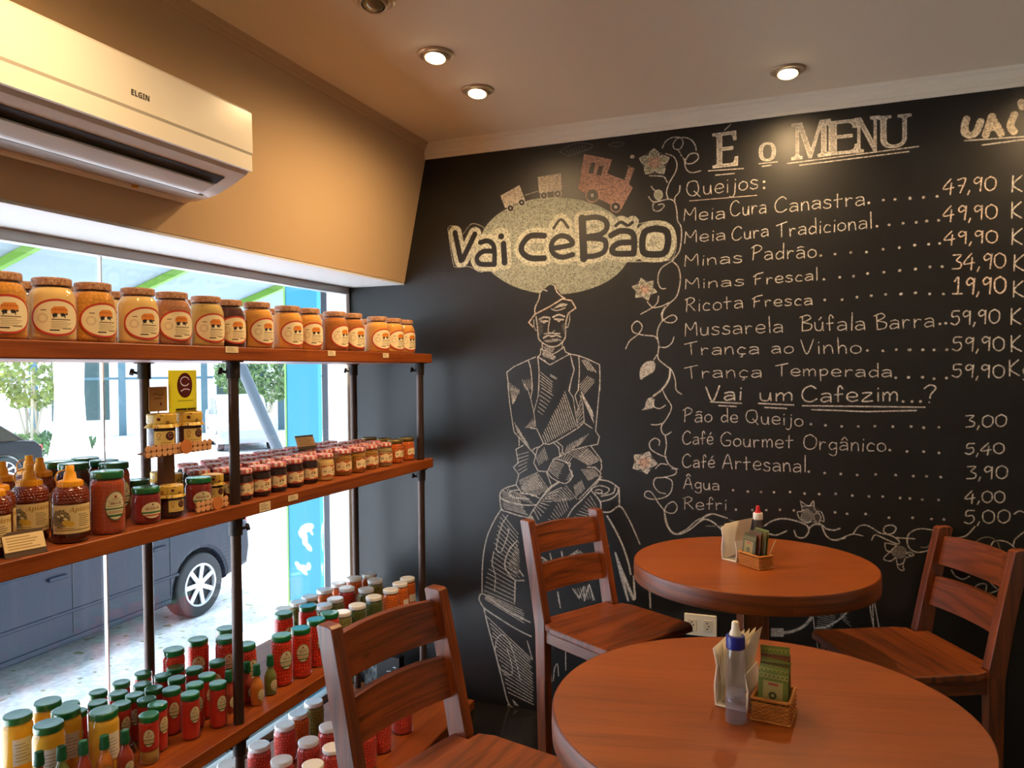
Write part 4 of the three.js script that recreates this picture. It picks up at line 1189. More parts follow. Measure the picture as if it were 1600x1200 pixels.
// ------------------------------------------------------------------ jars and bottles
const JARS = [
[1,"top","peach",-1.425,1.7525,0],
[1,"top","cream",-1.425,1.6471,0],
[1,"top","peach",-1.425,1.552,0],
[1,"top","cream",-1.425,1.4345,0],
[1,"top","pink",-1.425,1.3345,0],
[1,"top","green",-1.4271,1.2207,0],
[1,"top","dark",-1.4451,1.12,0],
[1,"top","orange",-1.4233,1.0332,0],
[1,"top","orange",-1.425,0.897,0],
[1,"top","orange",-1.425,0.798,0],
[1,"top","plum",-1.425,0.6586,0],
[1,"top","plum",-1.425,0.558,0],
[1,"top","orange",-1.425,0.3941,0],
[1,"top","orange",-1.425,0.2906,0],
[1,"top","orange",-1.4325,0.1903,0],
[1,"top","cream",-1.535,1.7182,1],
[1,"top","dark",-1.535,1.6234,1],
[1,"top","cream",-1.535,1.517,1],
[1,"top","cream",-1.535,1.3946,1],
[1,"top","orange",-1.535,1.1589,1],
[1,"top","orange",-1.535,0.8376,1],
[1,"top","orange",-1.535,0.5761,1],
[1,"top","orange",-1.535,0.3031,1],
[1,"top","orange",-1.535,0.1404,1],
[2,"honey","a",-1.4162,1.6223,0],
[2,"honey","a",-1.5094,1.6415,0],
[2,"honey","a",-1.4436,1.767,0],
[2,"honey","a",-1.6865,1.5111,1],
[2,"honey","a",-1.6152,1.5383,1],
[2,"honey","a",-1.6273,1.6163,1],
[2,"honey","a",-1.5001,1.72,1],
[2,"tall","red",-1.4115,1.5371,0],
[2,"tall","red",-1.5295,1.4164,1],
[2,"tall","red",-1.5998,1.383,1],
[2,"tall","brown",-1.6865,1.3641,1],
[2,"tall","brown",-1.6865,1.4376,1],
[2,"tall","brown",-1.6145,1.455,1],
[2,"small","red",-1.4223,1.4247,0],
[2,"small","red",-1.4239,1.2602,0],
[2,"small","red",-1.5433,1.3408,1],
[2,"gold","a",-1.4162,1.3565,0],
[2,"gold","a",-1.642,1.167,1],
[2,"gold","a",-1.5781,1.1942,1],
[2,"gold","a",-1.4595,1.174,1],
[2,"jam","berry",-1.4904,1.0976,0],
[2,"jam","berry",-1.4253,1.1046,0],
[2,"jam","berry",-1.4246,1.0313,0],
[2,"jam","berry",-1.4297,0.9533,0],
[2,"jam","berry",-1.4358,0.8688,0],
[2,"jam","berry",-1.438,0.7903,0],
[2,"jam","cream",-1.4294,0.7188,0],
[2,"jam","yellow",-1.4394,0.5999,0],
[2,"jam","yellow",-1.4321,0.5261,0],
[2,"jam","yellow",-1.4388,0.4336,0],
[2,"jam","pale",-1.4312,0.3503,0],
[2,"tin","red",-1.438,0.2554,0],
[2,"tin","red",-1.4405,0.1641,0],
[2,"jam","berry",-1.5239,1.1539,1],
[2,"jam","berry",-1.5168,1.0377,1],
[2,"jam","berry",-1.5075,0.9728,1],
[2,"jam","berry",-1.5112,0.903,1],
[2,"jam","berry",-1.5091,0.8252,1],
[2,"jam","berry",-1.515,0.7513,1],
[2,"jam","berry",-1.5162,0.6858,1],
[2,"jam","yellow",-1.511,0.6028,1],
[2,"jam","yellow",-1.5133,0.5373,1],
[2,"jam","yellow",-1.5119,0.4507,1],
[2,"jam","yellow",-1.5083,0.3825,1],
[2,"jam","yellow",-1.5061,0.2986,1],
[2,"jam","berry",-1.5883,1.1051,2],
[2,"jam","berry",-1.5839,1.0316,2],
[2,"jam","berry",-1.5935,0.9467,2],
[2,"jam","berry",-1.5926,0.87,2],
[2,"jam","berry",-1.5823,0.8013,2],
[2,"jam","berry",-1.5828,0.723,2],
[2,"jam","berry",-1.5836,0.6492,2],
[2,"jam","berry",-1.5909,0.5794,2],
[2,"jam","berry",-1.5827,0.4937,2],
[2,"jam","yellow",-1.5868,0.4269,2],
[2,"jam","yellow",-1.5914,0.3479,2],
[2,"jam","yellow",-1.5923,0.2703,2],
[2,"jam","berry",-1.662,1.0516,3],
[2,"jam","berry",-1.6588,0.9673,3],
[2,"jam","berry",-1.6639,0.8912,3],
[2,"jam","berry",-1.6586,0.811,3],
[2,"jam","berry",-1.6615,0.7333,3],
[2,"jam","berry",-1.6576,0.6608,3],
[2,"jam","berry",-1.6635,0.5756,3],
[2,"jam","berry",-1.6608,0.5048,3],
[2,"jam","berry",-1.6589,0.4195,3],
[2,"jam","berry",-1.6627,0.3511,3],
[2,"tin","dark",-1.585,0.2,2],
[2,"tin","dark",-1.51,0.215,1],
[3,"yellow","a",-1.688,1.5516,0],
[3,"yellow","a",-1.688,1.4771,0],
[3,"yellow","a",-1.6057,1.4941,0],
[3,"yellow","a",-1.578,1.559,0],
[3,"yellow","a",-1.5184,1.4672,0],
[3,"slim","a",-1.69,1.4171,1],
[3,"slim","a",-1.6369,1.4407,1],
[3,"slim","a",-1.6845,1.3426,1],
[3,"slim","a",-1.6322,1.3879,1],
[3,"slim","a",-1.6791,1.2772,1],
[3,"slim","a",-1.6306,1.3287,1],
[3,"slim","a",-1.5716,1.3726,1],
[3,"slim","a",-1.676,1.2099,1],
[3,"slim","a",-1.6176,1.2655,1],
[3,"slim","a",-1.5814,1.3229,1],
[3,"slim","a",-1.5327,1.3318,1],
[3,"slim","a",-1.569,1.2749,1],
[3,"slim","a",-1.6132,1.2031,1],
[3,"slim","a",-1.5208,1.2638,1],
[3,"slim","a",-1.6232,1.1484,1],
[3,"slim","a",-1.5625,1.2053,1],
[3,"slim","a",-1.568,1.138,1],
[3,"slim","a",-1.4877,1.2183,1],
[3,"slim","a",-1.5016,1.1605,1],
[3,"slim","a",-1.5455,1.0746,1],
[3,"slim","low",-1.4589,1.3946,0],
[3,"slim","a",-1.4847,1.3437,0],
[3,"slim","a",-1.4546,1.2686,0],
[3,"slim","a",-1.4352,1.1925,0],
[3,"big","red",-1.6674,1.1112,1],
[3,"big","red",-1.6636,1.0231,1],
[3,"big","red",-1.6527,0.9195,1],
[3,"big","red",-1.5965,0.9824,1],
[3,"big","red",-1.5031,1.0087,1],
[3,"sauce","red",-1.5415,1.6097,2],
[3,"sauce","green",-1.5184,1.5752,2],
[3,"sauce","red",-1.4953,1.5407,2],
[3,"sauce","orange",-1.4722,1.5062,2],
[3,"sauce","red",-1.4491,1.4718,2],
[3,"sauce","red",-1.4686,1.1169,0],
[3,"sauce","red",-1.4662,1.0465,0],
[3,"sauce","orange",-1.4272,1.0529,0],
[3,"sauce","green",-1.4366,0.9843,0],
[3,"big","red",-1.4528,0.9122,0],
[3,"big","red",-1.4362,0.8425,0],
[3,"big","red",-1.4418,0.7567,0],
[3,"big","red",-1.5806,0.7382,1],
[3,"big","red",-1.5511,0.6497,1],
[3,"big","red",-1.4386,0.6884,1],
[3,"white","clear",-1.6885,0.5985,1],
[3,"white","olive",-1.6866,0.5204,1],
[3,"white","olive",-1.6885,0.4509,1],
[3,"white","orange",-1.6885,0.3598,1],
[3,"white","orange",-1.6885,0.2686,1],
[3,"white","orange",-1.6756,0.1823,1],
[3,"white","orange",-1.6434,0.1185,1],
[3,"white","olive",-1.5801,0.5191,1],
[3,"white","olive",-1.5853,0.4416,1],
[3,"white","red",-1.6238,0.3095,1],
[3,"white","olive",-1.5454,0.3002,1],
[3,"white","olive",-1.5786,0.1821,1],
[3,"white","olive",-1.4736,0.5642,1],
[3,"white","green",-1.4691,0.4803,0],
[3,"white","green",-1.466,0.3754,0],
[3,"white","orange",-1.453,0.277,0],
[3,"white","orange",-1.463,0.1897,0],
[3,"white","orange",-1.4699,0.1185,0],
[4,"low","red",-1.6059,0.7084,0],
[4,"low","red",-1.5932,0.8496,0],
[4,"low","orange",-1.6169,0.6227,0],
[4,"low","olive",-1.6222,0.5288,0],
[4,"low","red",-1.4655,0.7727,0],
[4,"low","red",-1.4691,0.8998,0],
[4,"low","red",-1.3645,0.8893,0],
[4,"low","red",-1.463,0.6662,0],
[4,"low","red",-1.3694,0.7811,0],
[4,"low","red",-1.6013,0.9756,0],
[4,"low","red",-1.4904,0.5085,0],
[4,"low","red",-1.3341,0.6503,0],
[4,"low","red",-1.3407,0.5436,0],
[4,"low","red",-1.3404,0.4002,0]
];

const lines = (c, x, y, w, n, step, h) => { for (let k = 0; k < n; k++) c.fillRect(x + (k * 7) % 5, y + k * step, w * (0.7 + 0.3 * ((k * 37) % 10) / 10), h); };
const labelDoce = tex(canvas(256, 192, (c) => {
  c.fillStyle = '#b8331b'; c.fillRect(0, 0, 256, 192); c.fillStyle = '#ead9b0'; c.beginPath(); c.ellipse(128, 96, 117, 85, 0, 0, 7); c.fill();
  c.fillStyle = '#d9822b'; c.beginPath(); c.moveTo(98, 58); c.lineTo(112, 40); c.lineTo(162, 38); c.lineTo(180, 56); c.lineTo(176, 76); c.lineTo(100, 78); c.fill(); c.fillStyle = '#b45416'; for (let k = 0; k < 6; k++) c.fillRect(102 + k * 12, 50, 6, 9);
  c.fillStyle = '#221c18'; c.beginPath(); c.ellipse(118, 84, 14, 10, 0, 0, 7); c.ellipse(152, 82, 14, 9, 0, 0, 7); c.fill(); c.fillStyle = '#f4efe4'; c.beginPath(); c.ellipse(134, 86, 9, 7, 0, 0, 7); c.fill(); c.fillStyle = '#221c18'; c.fillRect(108, 88, 5, 12); c.fillRect(160, 86, 5, 12); c.fillRect(166, 74, 12, 8);
  c.strokeStyle = '#b79a72'; c.lineWidth = 2; c.beginPath(); c.arc(60, 100, 24, 0, 7); c.arc(60, 100, 18, 0, 7); c.stroke();
  c.fillStyle = '#6b563c'; c.fillRect(100, 104, 92, 5); c.fillStyle = '#a58d66'; lines(c, 96, 116, 108, 5, 8, 3); c.fillStyle = '#3a2e22'; c.fillRect(92, 158, 44, 7); c.fillStyle = '#6b563c'; c.fillRect(150, 152, 46, 4); c.fillRect(52, 56, 26, 5);
}));
const labelJam = tex(canvas(256, 128, (c) => {
  c.fillStyle = '#c25a35'; c.fillRect(0, 0, 256, 128); c.fillStyle = '#e9d3a6'; c.beginPath(); c.moveTo(6, 22); for (let x = 6; x <= 250; x += 4) c.lineTo(x, 14 + 9 * Math.sin(x / 20)); for (let x = 250; x >= 6; x -= 4) c.lineTo(x, 112 + 9 * Math.sin(x / 20)); c.fill();
  c.fillStyle = '#c8762a'; c.fillRect(150, 34, 50, 14); c.fillStyle = '#1f1a17'; c.beginPath(); c.ellipse(158, 60, 11, 8, 0, 0, 7); c.ellipse(190, 58, 11, 8, 0, 0, 7); c.fill(); c.fillRect(150, 62, 6, 14); c.fillRect(194, 62, 5, 12); c.fillRect(200, 50, 12, 8);
  c.fillStyle = '#3a2c20'; for (let k = 0; k < 9; k++) c.fillRect(26 + k * 5, 58, 1 + (k * 3) % 4, 24); c.fillStyle = '#8d6f48'; lines(c, 90, 60, 44, 5, 7, 2.5); c.fillRect(150, 86, 60, 4); c.fillRect(150, 94, 40, 3);
}));
const labelHoney = tex(canvas(256, 192, (c) => {
  c.fillStyle = '#e3c88c'; c.fillRect(0, 0, 256, 192);
  c.fillStyle = '#a08a58'; c.beginPath(); c.ellipse(54, 92, 58, 62, 0.2, 0, 7); c.fill(); c.fillStyle = '#4a4030'; for (let k = 0; k < 46; k++) { const a = k * 2.4, r = 8 + (k * 1.13) % 50; c.beginPath(); c.ellipse(54 + r * Math.cos(a), 90 + r * 1.05 * Math.sin(a), 9, 3.2, a + 0.6, 0, 7); c.fill(); }
  c.fillStyle = '#dcb03a'; c.beginPath(); c.ellipse(100, 122, 36, 20, 0.3, 0, 7); c.fill(); c.fillStyle = '#efe0ac'; for (const [x, y] of [[66, 66], [44, 74], [84, 92]]) { c.beginPath(); c.ellipse(x, y, 12, 7, 0.4, 0, 7); c.fill(); }
  c.fillStyle = '#a5761b'; c.font = 'italic bold 40px serif'; c.fillText('Apiário', 104, 46); c.fillStyle = '#4d3d24'; lines(c, 156, 66, 76, 7, 13, 3.5); c.fillStyle = '#7b5b22'; c.fillRect(14, 166, 226, 6); c.fillRect(14, 154, 120, 4);
}));
const labelOval = tex(canvas(192, 256, (c) => {
  c.fillStyle = '#d9cda4'; c.fillRect(0, 0, 192, 256); c.fillStyle = '#8f1f14'; c.beginPath(); c.arc(96, 48, 12, 0, 7); c.fill(); c.fillStyle = '#2c4a28'; c.fillRect(60, 66, 72, 4); c.fillStyle = '#6a2a1c'; for (let k = 0; k < 9; k++) c.fillRect(40 + k * 12.5, 98, 4 + (k * 5) % 6, 18); c.fillStyle = '#4a3a26'; c.fillRect(20, 84, 152, 3); c.fillRect(20, 128, 152, 3); c.fillStyle = '#1f5a2c'; c.fillRect(0, 148, 192, 12); c.fillStyle = '#bfa27a'; c.fillRect(24, 170, 144, 26); c.fillStyle = '#1f5a2c'; c.fillRect(0, 206, 192, 18); c.strokeStyle = '#2e3b22'; c.lineWidth = 6; c.beginPath(); c.ellipse(96, 128, 92, 124, 0, 0, 7); c.stroke();
}));
const labelGeleia = tex(canvas(256, 160, (c) => { c.fillStyle = '#d9cda4'; c.fillRect(0, 0, 256, 160); c.fillStyle = '#6d1b12'; c.font = 'bold 36px sans-serif'; c.textAlign = 'center'; c.fillText('GELEIA DE', 128, 74); c.fillStyle = '#1f6a30'; c.fillRect(0, 94, 256, 16); c.fillStyle = '#b4402c'; c.fillRect(0, 124, 256, 14); c.fillStyle = '#5a2a1a'; c.beginPath(); c.arc(128, 24, 10, 0, 7); c.fill(); }));
const labelGold = tex(canvas(192, 128, (c) => { c.fillStyle = '#dfc06a'; c.fillRect(0, 0, 192, 128); c.strokeStyle = '#a5471c'; c.lineWidth = 5; c.beginPath(); c.arc(42, 36, 16, 0, 7); c.stroke(); c.fillStyle = '#4a1a18'; c.beginPath(); c.arc(142, 48, 42, 0, 7); c.fill(); c.strokeStyle = '#dfb79a'; c.lineWidth = 3; c.beginPath(); c.arc(142, 40, 18, 0.4, 5.9); c.stroke(); c.fillStyle = '#8b6a2c'; c.fillRect(26, 64, 34, 6); c.fillRect(26, 76, 28, 5); c.fillRect(60, 108, 100, 5); }));
const labelPlain = tex(canvas(64, 64, (c) => { c.fillStyle = '#e2ddd0'; c.fillRect(0, 0, 64, 64); c.fillStyle = '#a39a88'; lines(c, 6, 12, 50, 6, 8, 2); }));
const gingham = tex(canvas(64, 64, (c) => { c.fillStyle = '#e9ddd4'; c.fillRect(0, 0, 64, 64); c.fillStyle = 'rgba(176,30,24,0.62)'; c.fillRect(0, 0, 32, 64); c.fillRect(0, 0, 64, 32); }), [60, 60]);
const lidTan = tex(pixels(128, 128, (u, v) => mixc([206, 164, 128], [128, 70, 44], Math.pow(noise(u * 12, v * 12, 12, 12), 2) * 1.1)), [30, 30]);
const lidGold = tex(canvas(96, 96, (c) => { c.fillStyle = '#dcb54e'; c.fillRect(0, 0, 96, 96); c.fillStyle = '#5a2016'; for (const [x, y] of [[20, 22], [66, 14], [44, 54], [84, 66], [14, 78]]) { c.beginPath(); c.arc(x, y, 9, 0, 7); c.fill(); } c.fillStyle = '#dcb54e'; for (const [x, y] of [[20, 22], [66, 14], [44, 54]]) { c.beginPath(); c.arc(x, y, 4, 0, 7); c.fill(); } }), [28, 28]);
const chunks = pixels(256, 256, (u, v) => { let best = 9, second = 9; const cx = Math.floor(u * 12), cy = Math.floor(v * 12); for (let a = -1; a < 2; a++) for (let b = -1; b < 2; b++) { const X = (cx + a + 12) % 12, Y = (cy + b + 12) % 12, d = Math.hypot(u * 12 - (cx + a + 0.15 + 0.7 * hash(X, Y)), v * 12 - (cy + b + 0.15 + 0.7 * hash(Y + 9, X))); if (d < best) { second = best; best = d; } else second = Math.min(second, d); } const t = Math.min(1, (second - best) * 2.2); const g = 165 + 90 * t; return [g, g, g]; });
const chunkSoft = tex(canvas(256, 256, (c) => { c.drawImage(chunks, 0, 0); c.fillStyle = 'rgba(235,235,235,0.72)'; c.fillRect(0, 0, 256, 256); }), [1, 1]), chunkMap = tex(chunks, [1, 1]), chunkBump = tex(chunks, [1, 1], false);
const food = (color, chunky, through = 0.35) => phy({ color, roughness: 1, transmission: through, thickness: 0, ...(chunky ? { map: chunky === 2 ? chunkSoft : chunkMap, bumpMap: chunkBump, bumpScale: chunky === 2 ? 0.001 : 0.003 } : {}) });
const F = {
  cream: food(0xf4d084, 0, 0.2), peach: food(0xf0a63a, 2, 0.2), pink: food(0xc98a60, 2, 0.2), green: food(0xd2b468, 0, 0.2), dark: food(0x4a160c, 0, 0.2), orange: food(0xe6a548, 0, 0.2), plum: food(0xc87a2a, 2, 0.2), red: food(0xff3c10, 1, 0.15), redSauce: food(0xd02a12, 0, 0.2), brown: food(0x561c10, 0, 0.2), berry: food(0x2b0609, 0, 0.1), yellow: food(0xdd9a26, 1), pale: food(0xdcc07c, 1),
  jelly: food(0x94180e, 0, 0.25), paste: food(0xcc5420, 2, 0.2), mustard: food(0xf6c02a, 0, 0.25), olive: food(0x9c9842, 1, 0.3), greenPickle: food(0x5c6c20, 1, 0.25), clear: food(0xb9c2b0, 0, 0.7), orangeVeg: food(0xff7c18, 1, 0.15), lowRed: food(0xf6503c, 1, 0.15), honey: food(0x6b2408, 0, 0.25), sauceRed: food(0xb03a12), sauceGreen: food(0x7d8a35), sauceOrange: food(0xe08a12),
};
const K = {
  green: phy({ color: 0x0a6a32, roughness: 0.3, clearcoat: 1, clearcoatRoughness: 0.06 }), white: phy({ color: 0xece9e4, roughness: 0.3, clearcoat: 0.8, clearcoatRoughness: 0.08 }), gold: std({ map: lidGold, roughness: 0.35 }), gingham: std({ map: gingham, roughness: 0.4 }), tan: std({ map: lidTan, roughness: 0.4 }), tin: std({ color: 0x8d7a45, roughness: 0.3, metalness: 0.7 }), yellow: std({ color: 0xf0a50c, roughness: 0.4 }),
  greenSoft: std({ color: 0x0c5a34, roughness: 0.5 }),
};
const LB = Object.fromEntries(Object.entries({ doce: labelDoce, jam: labelJam, honey: labelHoney, oval: labelOval, geleia: labelGeleia, gold: labelGold, plain: labelPlain }).map(([k, t]) => [k, std({ map: t, roughness: 0.55, side: THREE.DoubleSide })]));
function patch(R, wide, high, y, round, from = 0) {                  // a label wrapped on a cylinder of radius R, facing +x; from: turn about y
  const g = new THREE.BufferGeometry(), P = [], U = [], I = [], N = [], nu = 18, nv = 10;
  for (let j = 0; j <= nv; j++) for (let i = 0; i <= nu; i++) {
    let s = i / nu * 2 - 1, t = j / nv * 2 - 1; if (round) { const a = s * Math.sqrt(1 - t * t / 2), b = t * Math.sqrt(1 - s * s / 2); s = a; t = b; }
    const f = s * wide / 2 / R - from; P.push(R * Math.cos(f), y + t * high / 2, -R * Math.sin(f)); N.push(Math.cos(f), 0, -Math.sin(f)); U.push(s / 2 + 0.5, t / 2 + 0.5);
  }
  for (let j = 0; j < nv; j++) for (let i = 0; i < nu; i++) { const a = j * (nu + 1) + i; I.push(a, a + 1, a + nu + 2, a, a + nu + 2, a + nu + 1); }
  g.setAttribute('position', new THREE.Float32BufferAttribute(P, 3)); g.setAttribute('normal', new THREE.Float32BufferAttribute(N, 3)); g.setAttribute('uv', new THREE.Float32BufferAttribute(U, 2)); g.setIndex(I);
  return g;
}
const scaleUV = (g, a, b) => { const u = g.attributes.uv; for (let i = 0; i < u.count; i++) u.setXY(i, u.getX(i) * a, u.getY(i) * b); return g; };
// profile of a glass jar: radius R, total height H, neck radius n, shoulder from y s to y e, lid height l
const jarShape = (R, H, n, s, e, l, d = 0) => [[0, 0.001 + d], [R - 0.006, d], [R - 0.0015 - d * 0.3, 0.003 + d], [R - d * 0.5, 0.009 + d], [R - d * 0.5, s], [R * 0.55 + n * 0.45 - d * 0.5, (s + e) / 2 + 0.002], [n - d * 0.5, e], ...(d ? [] : [[n, H - l * 0.5]])];
const lidGeo = (r, h, y) => boxUV(lathe([[r - 0.001, y - h], [r, y - h + 0.0015], [r, y - 0.003], [r - 0.0012, y - 0.0008], [r - 0.004, y], [r - 0.006, y - 0.0008], [0, y - 0.0006]].map(([a, b]) => [Math.max(0, a), b]), 30), 'x');
const SPEC = {
  top: { R: 0.0435, H: 0.128, n: 0.034, s: 0.088, e: 0.108, l: 0.016, lid: 'tan', rim: 0.036, label: ['doce', 0.1, 0.074, 0.047, true] },
  tall: { R: 0.035, H: 0.135, n: 0.0305, s: 0.104, e: 0.117, l: 0.015, lid: 'green', rim: 0.0325, label: ['oval', 0.043, 0.062, 0.062, true] },
  small: { R: 0.032, H: 0.083, n: 0.028, s: 0.058, e: 0.068, l: 0.013, lid: 'green', rim: 0.0305, label: ['geleia', 0.048, 0.036, 0.032, true] },
  gold: { R: 0.0275, H: 0.078, n: 0.024, s: 0.048, e: 0.056, l: 0.02, lid: 'gold', rim: 0.028, label: ['gold', 0.042, 0.027, 0.03, false] },
  jam: { R: 0.031, H: 0.085, n: 0.0265, s: 0.056, e: 0.07, l: 0.014, lid: 'gingham', rim: 0.029, label: ['jam', 0.062, 0.034, 0.032, false] },
  tin: { R: 0.0305, H: 0.088, n: 0.027, s: 0.062, e: 0.074, l: 0.012, lid: 'tin', rim: 0.029, label: ['jam', 0.05, 0.03, 0.036, false] },
  slim: { R: 0.0232, H: 0.115, n: 0.0205, s: 0.094, e: 0.101, l: 0.014, lid: 'green', rim: 0.0225, label: ['oval', 0.026, 0.042, 0.066, true] },
  big: { R: 0.0315, H: 0.146, n: 0.027, s: 0.118, e: 0.13, l: 0.015, lid: 'green', rim: 0.029, label: ['oval', 0.04, 0.054, 0.078, true] },
  yellow: { R: 0.0335, H: 0.146, n: 0.0285, s: 0.116, e: 0.129, l: 0.015, lid: 'green', rim: 0.0305, label: ['plain', 0.04, 0.06, 0.07, false] },
  white: { R: 0.033, H: 0.108, n: 0.0275, s: 0.078, e: 0.092, l: 0.013, lid: 'white', rim: 0.0295, label: ['plain', 0.03, 0.028, 0.034, false] },
  low: { R: 0.0365, H: 0.12, n: 0.0305, s: 0.09, e: 0.104, l: 0.013, lid: 'white', rim: 0.0325 },
};
const FILL = { 'slim/a': 'redSauce', 'slim/low': 'redSauce', 'gold/a': 'dark', 'yellow/a': 'mustard', 'small/red': 'jelly', 'tall/red': 'paste', 'tin/dark': 'dark', 'tin/red': 'orangeVeg', 'white/orange': 'orangeVeg', 'white/green': 'greenPickle', 'low/red': 'lowRed', 'low/orange': 'orangeVeg', 'low/olive': 'olive', 'white/olive': 'olive', 'white/clear': 'clear' };
const geoCache = {}, once = (k, f) => geoCache[k] ?? (geoCache[k] = f());
function jarParts(kind, variant, t) {
  if (kind === 'honey') {
    const bump = tex(canvas(128, 128, (c) => { c.fillStyle = '#000'; c.fillRect(0, 0, 128, 128); for (let y = 0; y < 4; y++) for (let x = 0; x < 4; x++) { const g = c.createRadialGradient(16 + x * 32 + (y % 2) * 16, 16 + y * 32, 1, 16 + x * 32 + (y % 2) * 16, 16 + y * 32, 15); g.addColorStop(0, '#fff'); g.addColorStop(1, '#000'); c.fillStyle = g; c.fillRect(x * 32 + (y % 2) * 16, y * 32, 32, 32); } }), [1, 1], false);
    const hm = once('honeyTop', () => phy({ color: 0x7a2c0c, roughness: 0.22, clearcoat: 0.6, bumpMap: bump, bumpScale: 0.0025 })), hb = once('honeyBody', () => phy({ color: 0x4a1706, roughness: 0.16, clearcoat: 0.6 }));
    obj('bottle_body', once('hb', () => lathe([[0, 0.001], [0.03, 0], [0.034, 0.004], [0.035, 0.012], [0.035, 0.082]], 32)), hb, t);
    obj('ribbed_shoulder', once('hs', () => scaleUV(lathe([[0.035, 0.082], [0.0355, 0.088], [0.0345, 0.1], [0.03, 0.11], [0.022, 0.115]], 32), 8, 2)), hm, t);
    obj('label', once('hl', () => patch(0.0353, 0.085, 0.058, 0.05, false, 0.25)), LB.honey, t);
    const cap = obj('cap', once('hc', () => { const p = [[0.0225, 0.112], [0.0235, 0.113], [0.0235, 0.124], [0.02, 0.126], [0.0125, 0.128], [0.0105, 0.142], [0.0085, 0.143], [0.0078, 0.156], [0, 0.1565]]; const ribs = []; for (let k = 0; k < 26; k++) { const a = k / 26 * 6.283; ribs.push(bx(0.0015, 0.009, 0.0015, 0.0236 * Math.cos(a), 0.1185, 0.0236 * Math.sin(a))); } return [lathe(p, 28), ...ribs]; }), K.yellow, t);
    obj('strap', once('hst', () => tube([[0, 0.147, 0.008], [0, 0.146, 0.02], [0, 0.134, 0.028], [0, 0.121, 0.024]], 0.0013, 16, 6)), K.yellow, cap);
    return;
  }
  if (kind === 'sauce') {
    const c = { red: F.sauceRed, green: F.sauceGreen, orange: F.sauceOrange }[variant];
    obj('contents', once('sc', () => lathe([[0, 0.002], [0.0165, 0.003], [0.0168, 0.05], [0.014, 0.06], [0.0075, 0.074], [0.0065, 0.082]], 24)), c, t);
    obj('glass', once('sg', () => lathe([[0, 0], [0.0165, 0], [0.018, 0.002], [0.018, 0.052], [0.015, 0.062], [0.0085, 0.076], [0.0078, 0.095]], 24)), M.jarGlass, t);
    obj('cap', once('sk', () => lathe([[0.0095, 0.082], [0.0105, 0.083], [0.0102, 0.096], [0.0088, 0.098], [0.0095, 0.1], [0.0092, 0.111], [0.007, 0.112], [0, 0.112]], 20)), K.greenSoft, t);
    obj('label', once('sl', () => patch(0.0182, 0.024, 0.032, 0.03, true)), LB.oval, t);
    return;
  }
  const q = SPEC[kind], fill = F[FILL[kind + '/' + variant] ?? variant], low = kind === 'slim' && variant === 'low';
  obj('contents', once('c' + kind + low, () => {
    const p = jarShape(q.R, q.H, q.n, q.s, q.e, q.l, 0.0022).map(([a, b]) => [Math.max(0, a - 0.0008), b]); if (low) { p.forEach((v) => { if (v[1] < 0.03) v[1] += 0.028; }); }
    const g = lathe([...p, [0, q.e + 0.001]], 32), u = g.attributes.uv, y = g.attributes.position; for (let i = 0; i < u.count; i++) u.setXY(i, u.getX(i) * 2, y.getY(i) / 0.11); return g;
  }), fill, t);
  if (low) obj('liquid', lathe([[0, 0.003], [q.R - 0.003, 0.003], [q.R - 0.003, 0.03], [0, 0.03]], 24), food(0xc9a24a, 0, 0.6), t);
  obj('glass', once('g' + kind, () => lathe(jarShape(q.R, q.H, q.n, q.s, q.e, q.l), 32)), M.jarGlass, t);
  obj('lid', once('l' + kind, () => lidGeo(q.rim, q.l, q.H)), K[q.lid], t);
  if (kind === 'gold') obj('cloth_frill', once('gf', () => { const g = lathe([[0.0255, 0.058], [0.0315, 0.05], [0.03, 0.0495], [0.0245, 0.057]], 48), p = g.attributes.position; for (let i = 0; i < p.count; i++) { const a = Math.atan2(p.getZ(i), p.getX(i)), f = 1 + 0.05 * Math.sin(a * 12) * (p.getY(i) < 0.055 ? 1 : 0); p.setX(i, p.getX(i) * f); p.setZ(i, p.getZ(i) * f); } g.computeVertexNormals(); return boxUV(g); }), K.gold, t);
  if (q.label) { const [m, w, h, y, round] = q.label; obj('label', once('p' + kind, () => patch(q.R + 0.0004, w, h, y, round)), LB[m], t); }
}
const protos = {};
function jar(kind, variant, name, label, category, group, [x, y, z], turn, scale = 1) {
  const k = kind + '/' + variant; let g;
  if (!protos[k]) { g = protos[k] = new THREE.Group(); jarParts(kind, variant, g); } else g = protos[k].clone();
  g.name = numbered(name); g.userData = {}; scene.add(g); tag(g, label, category, group);
  g.position.set(x, y, z); g.rotation.y = turn; g.scale.setScalar(scale);
  return g;
}
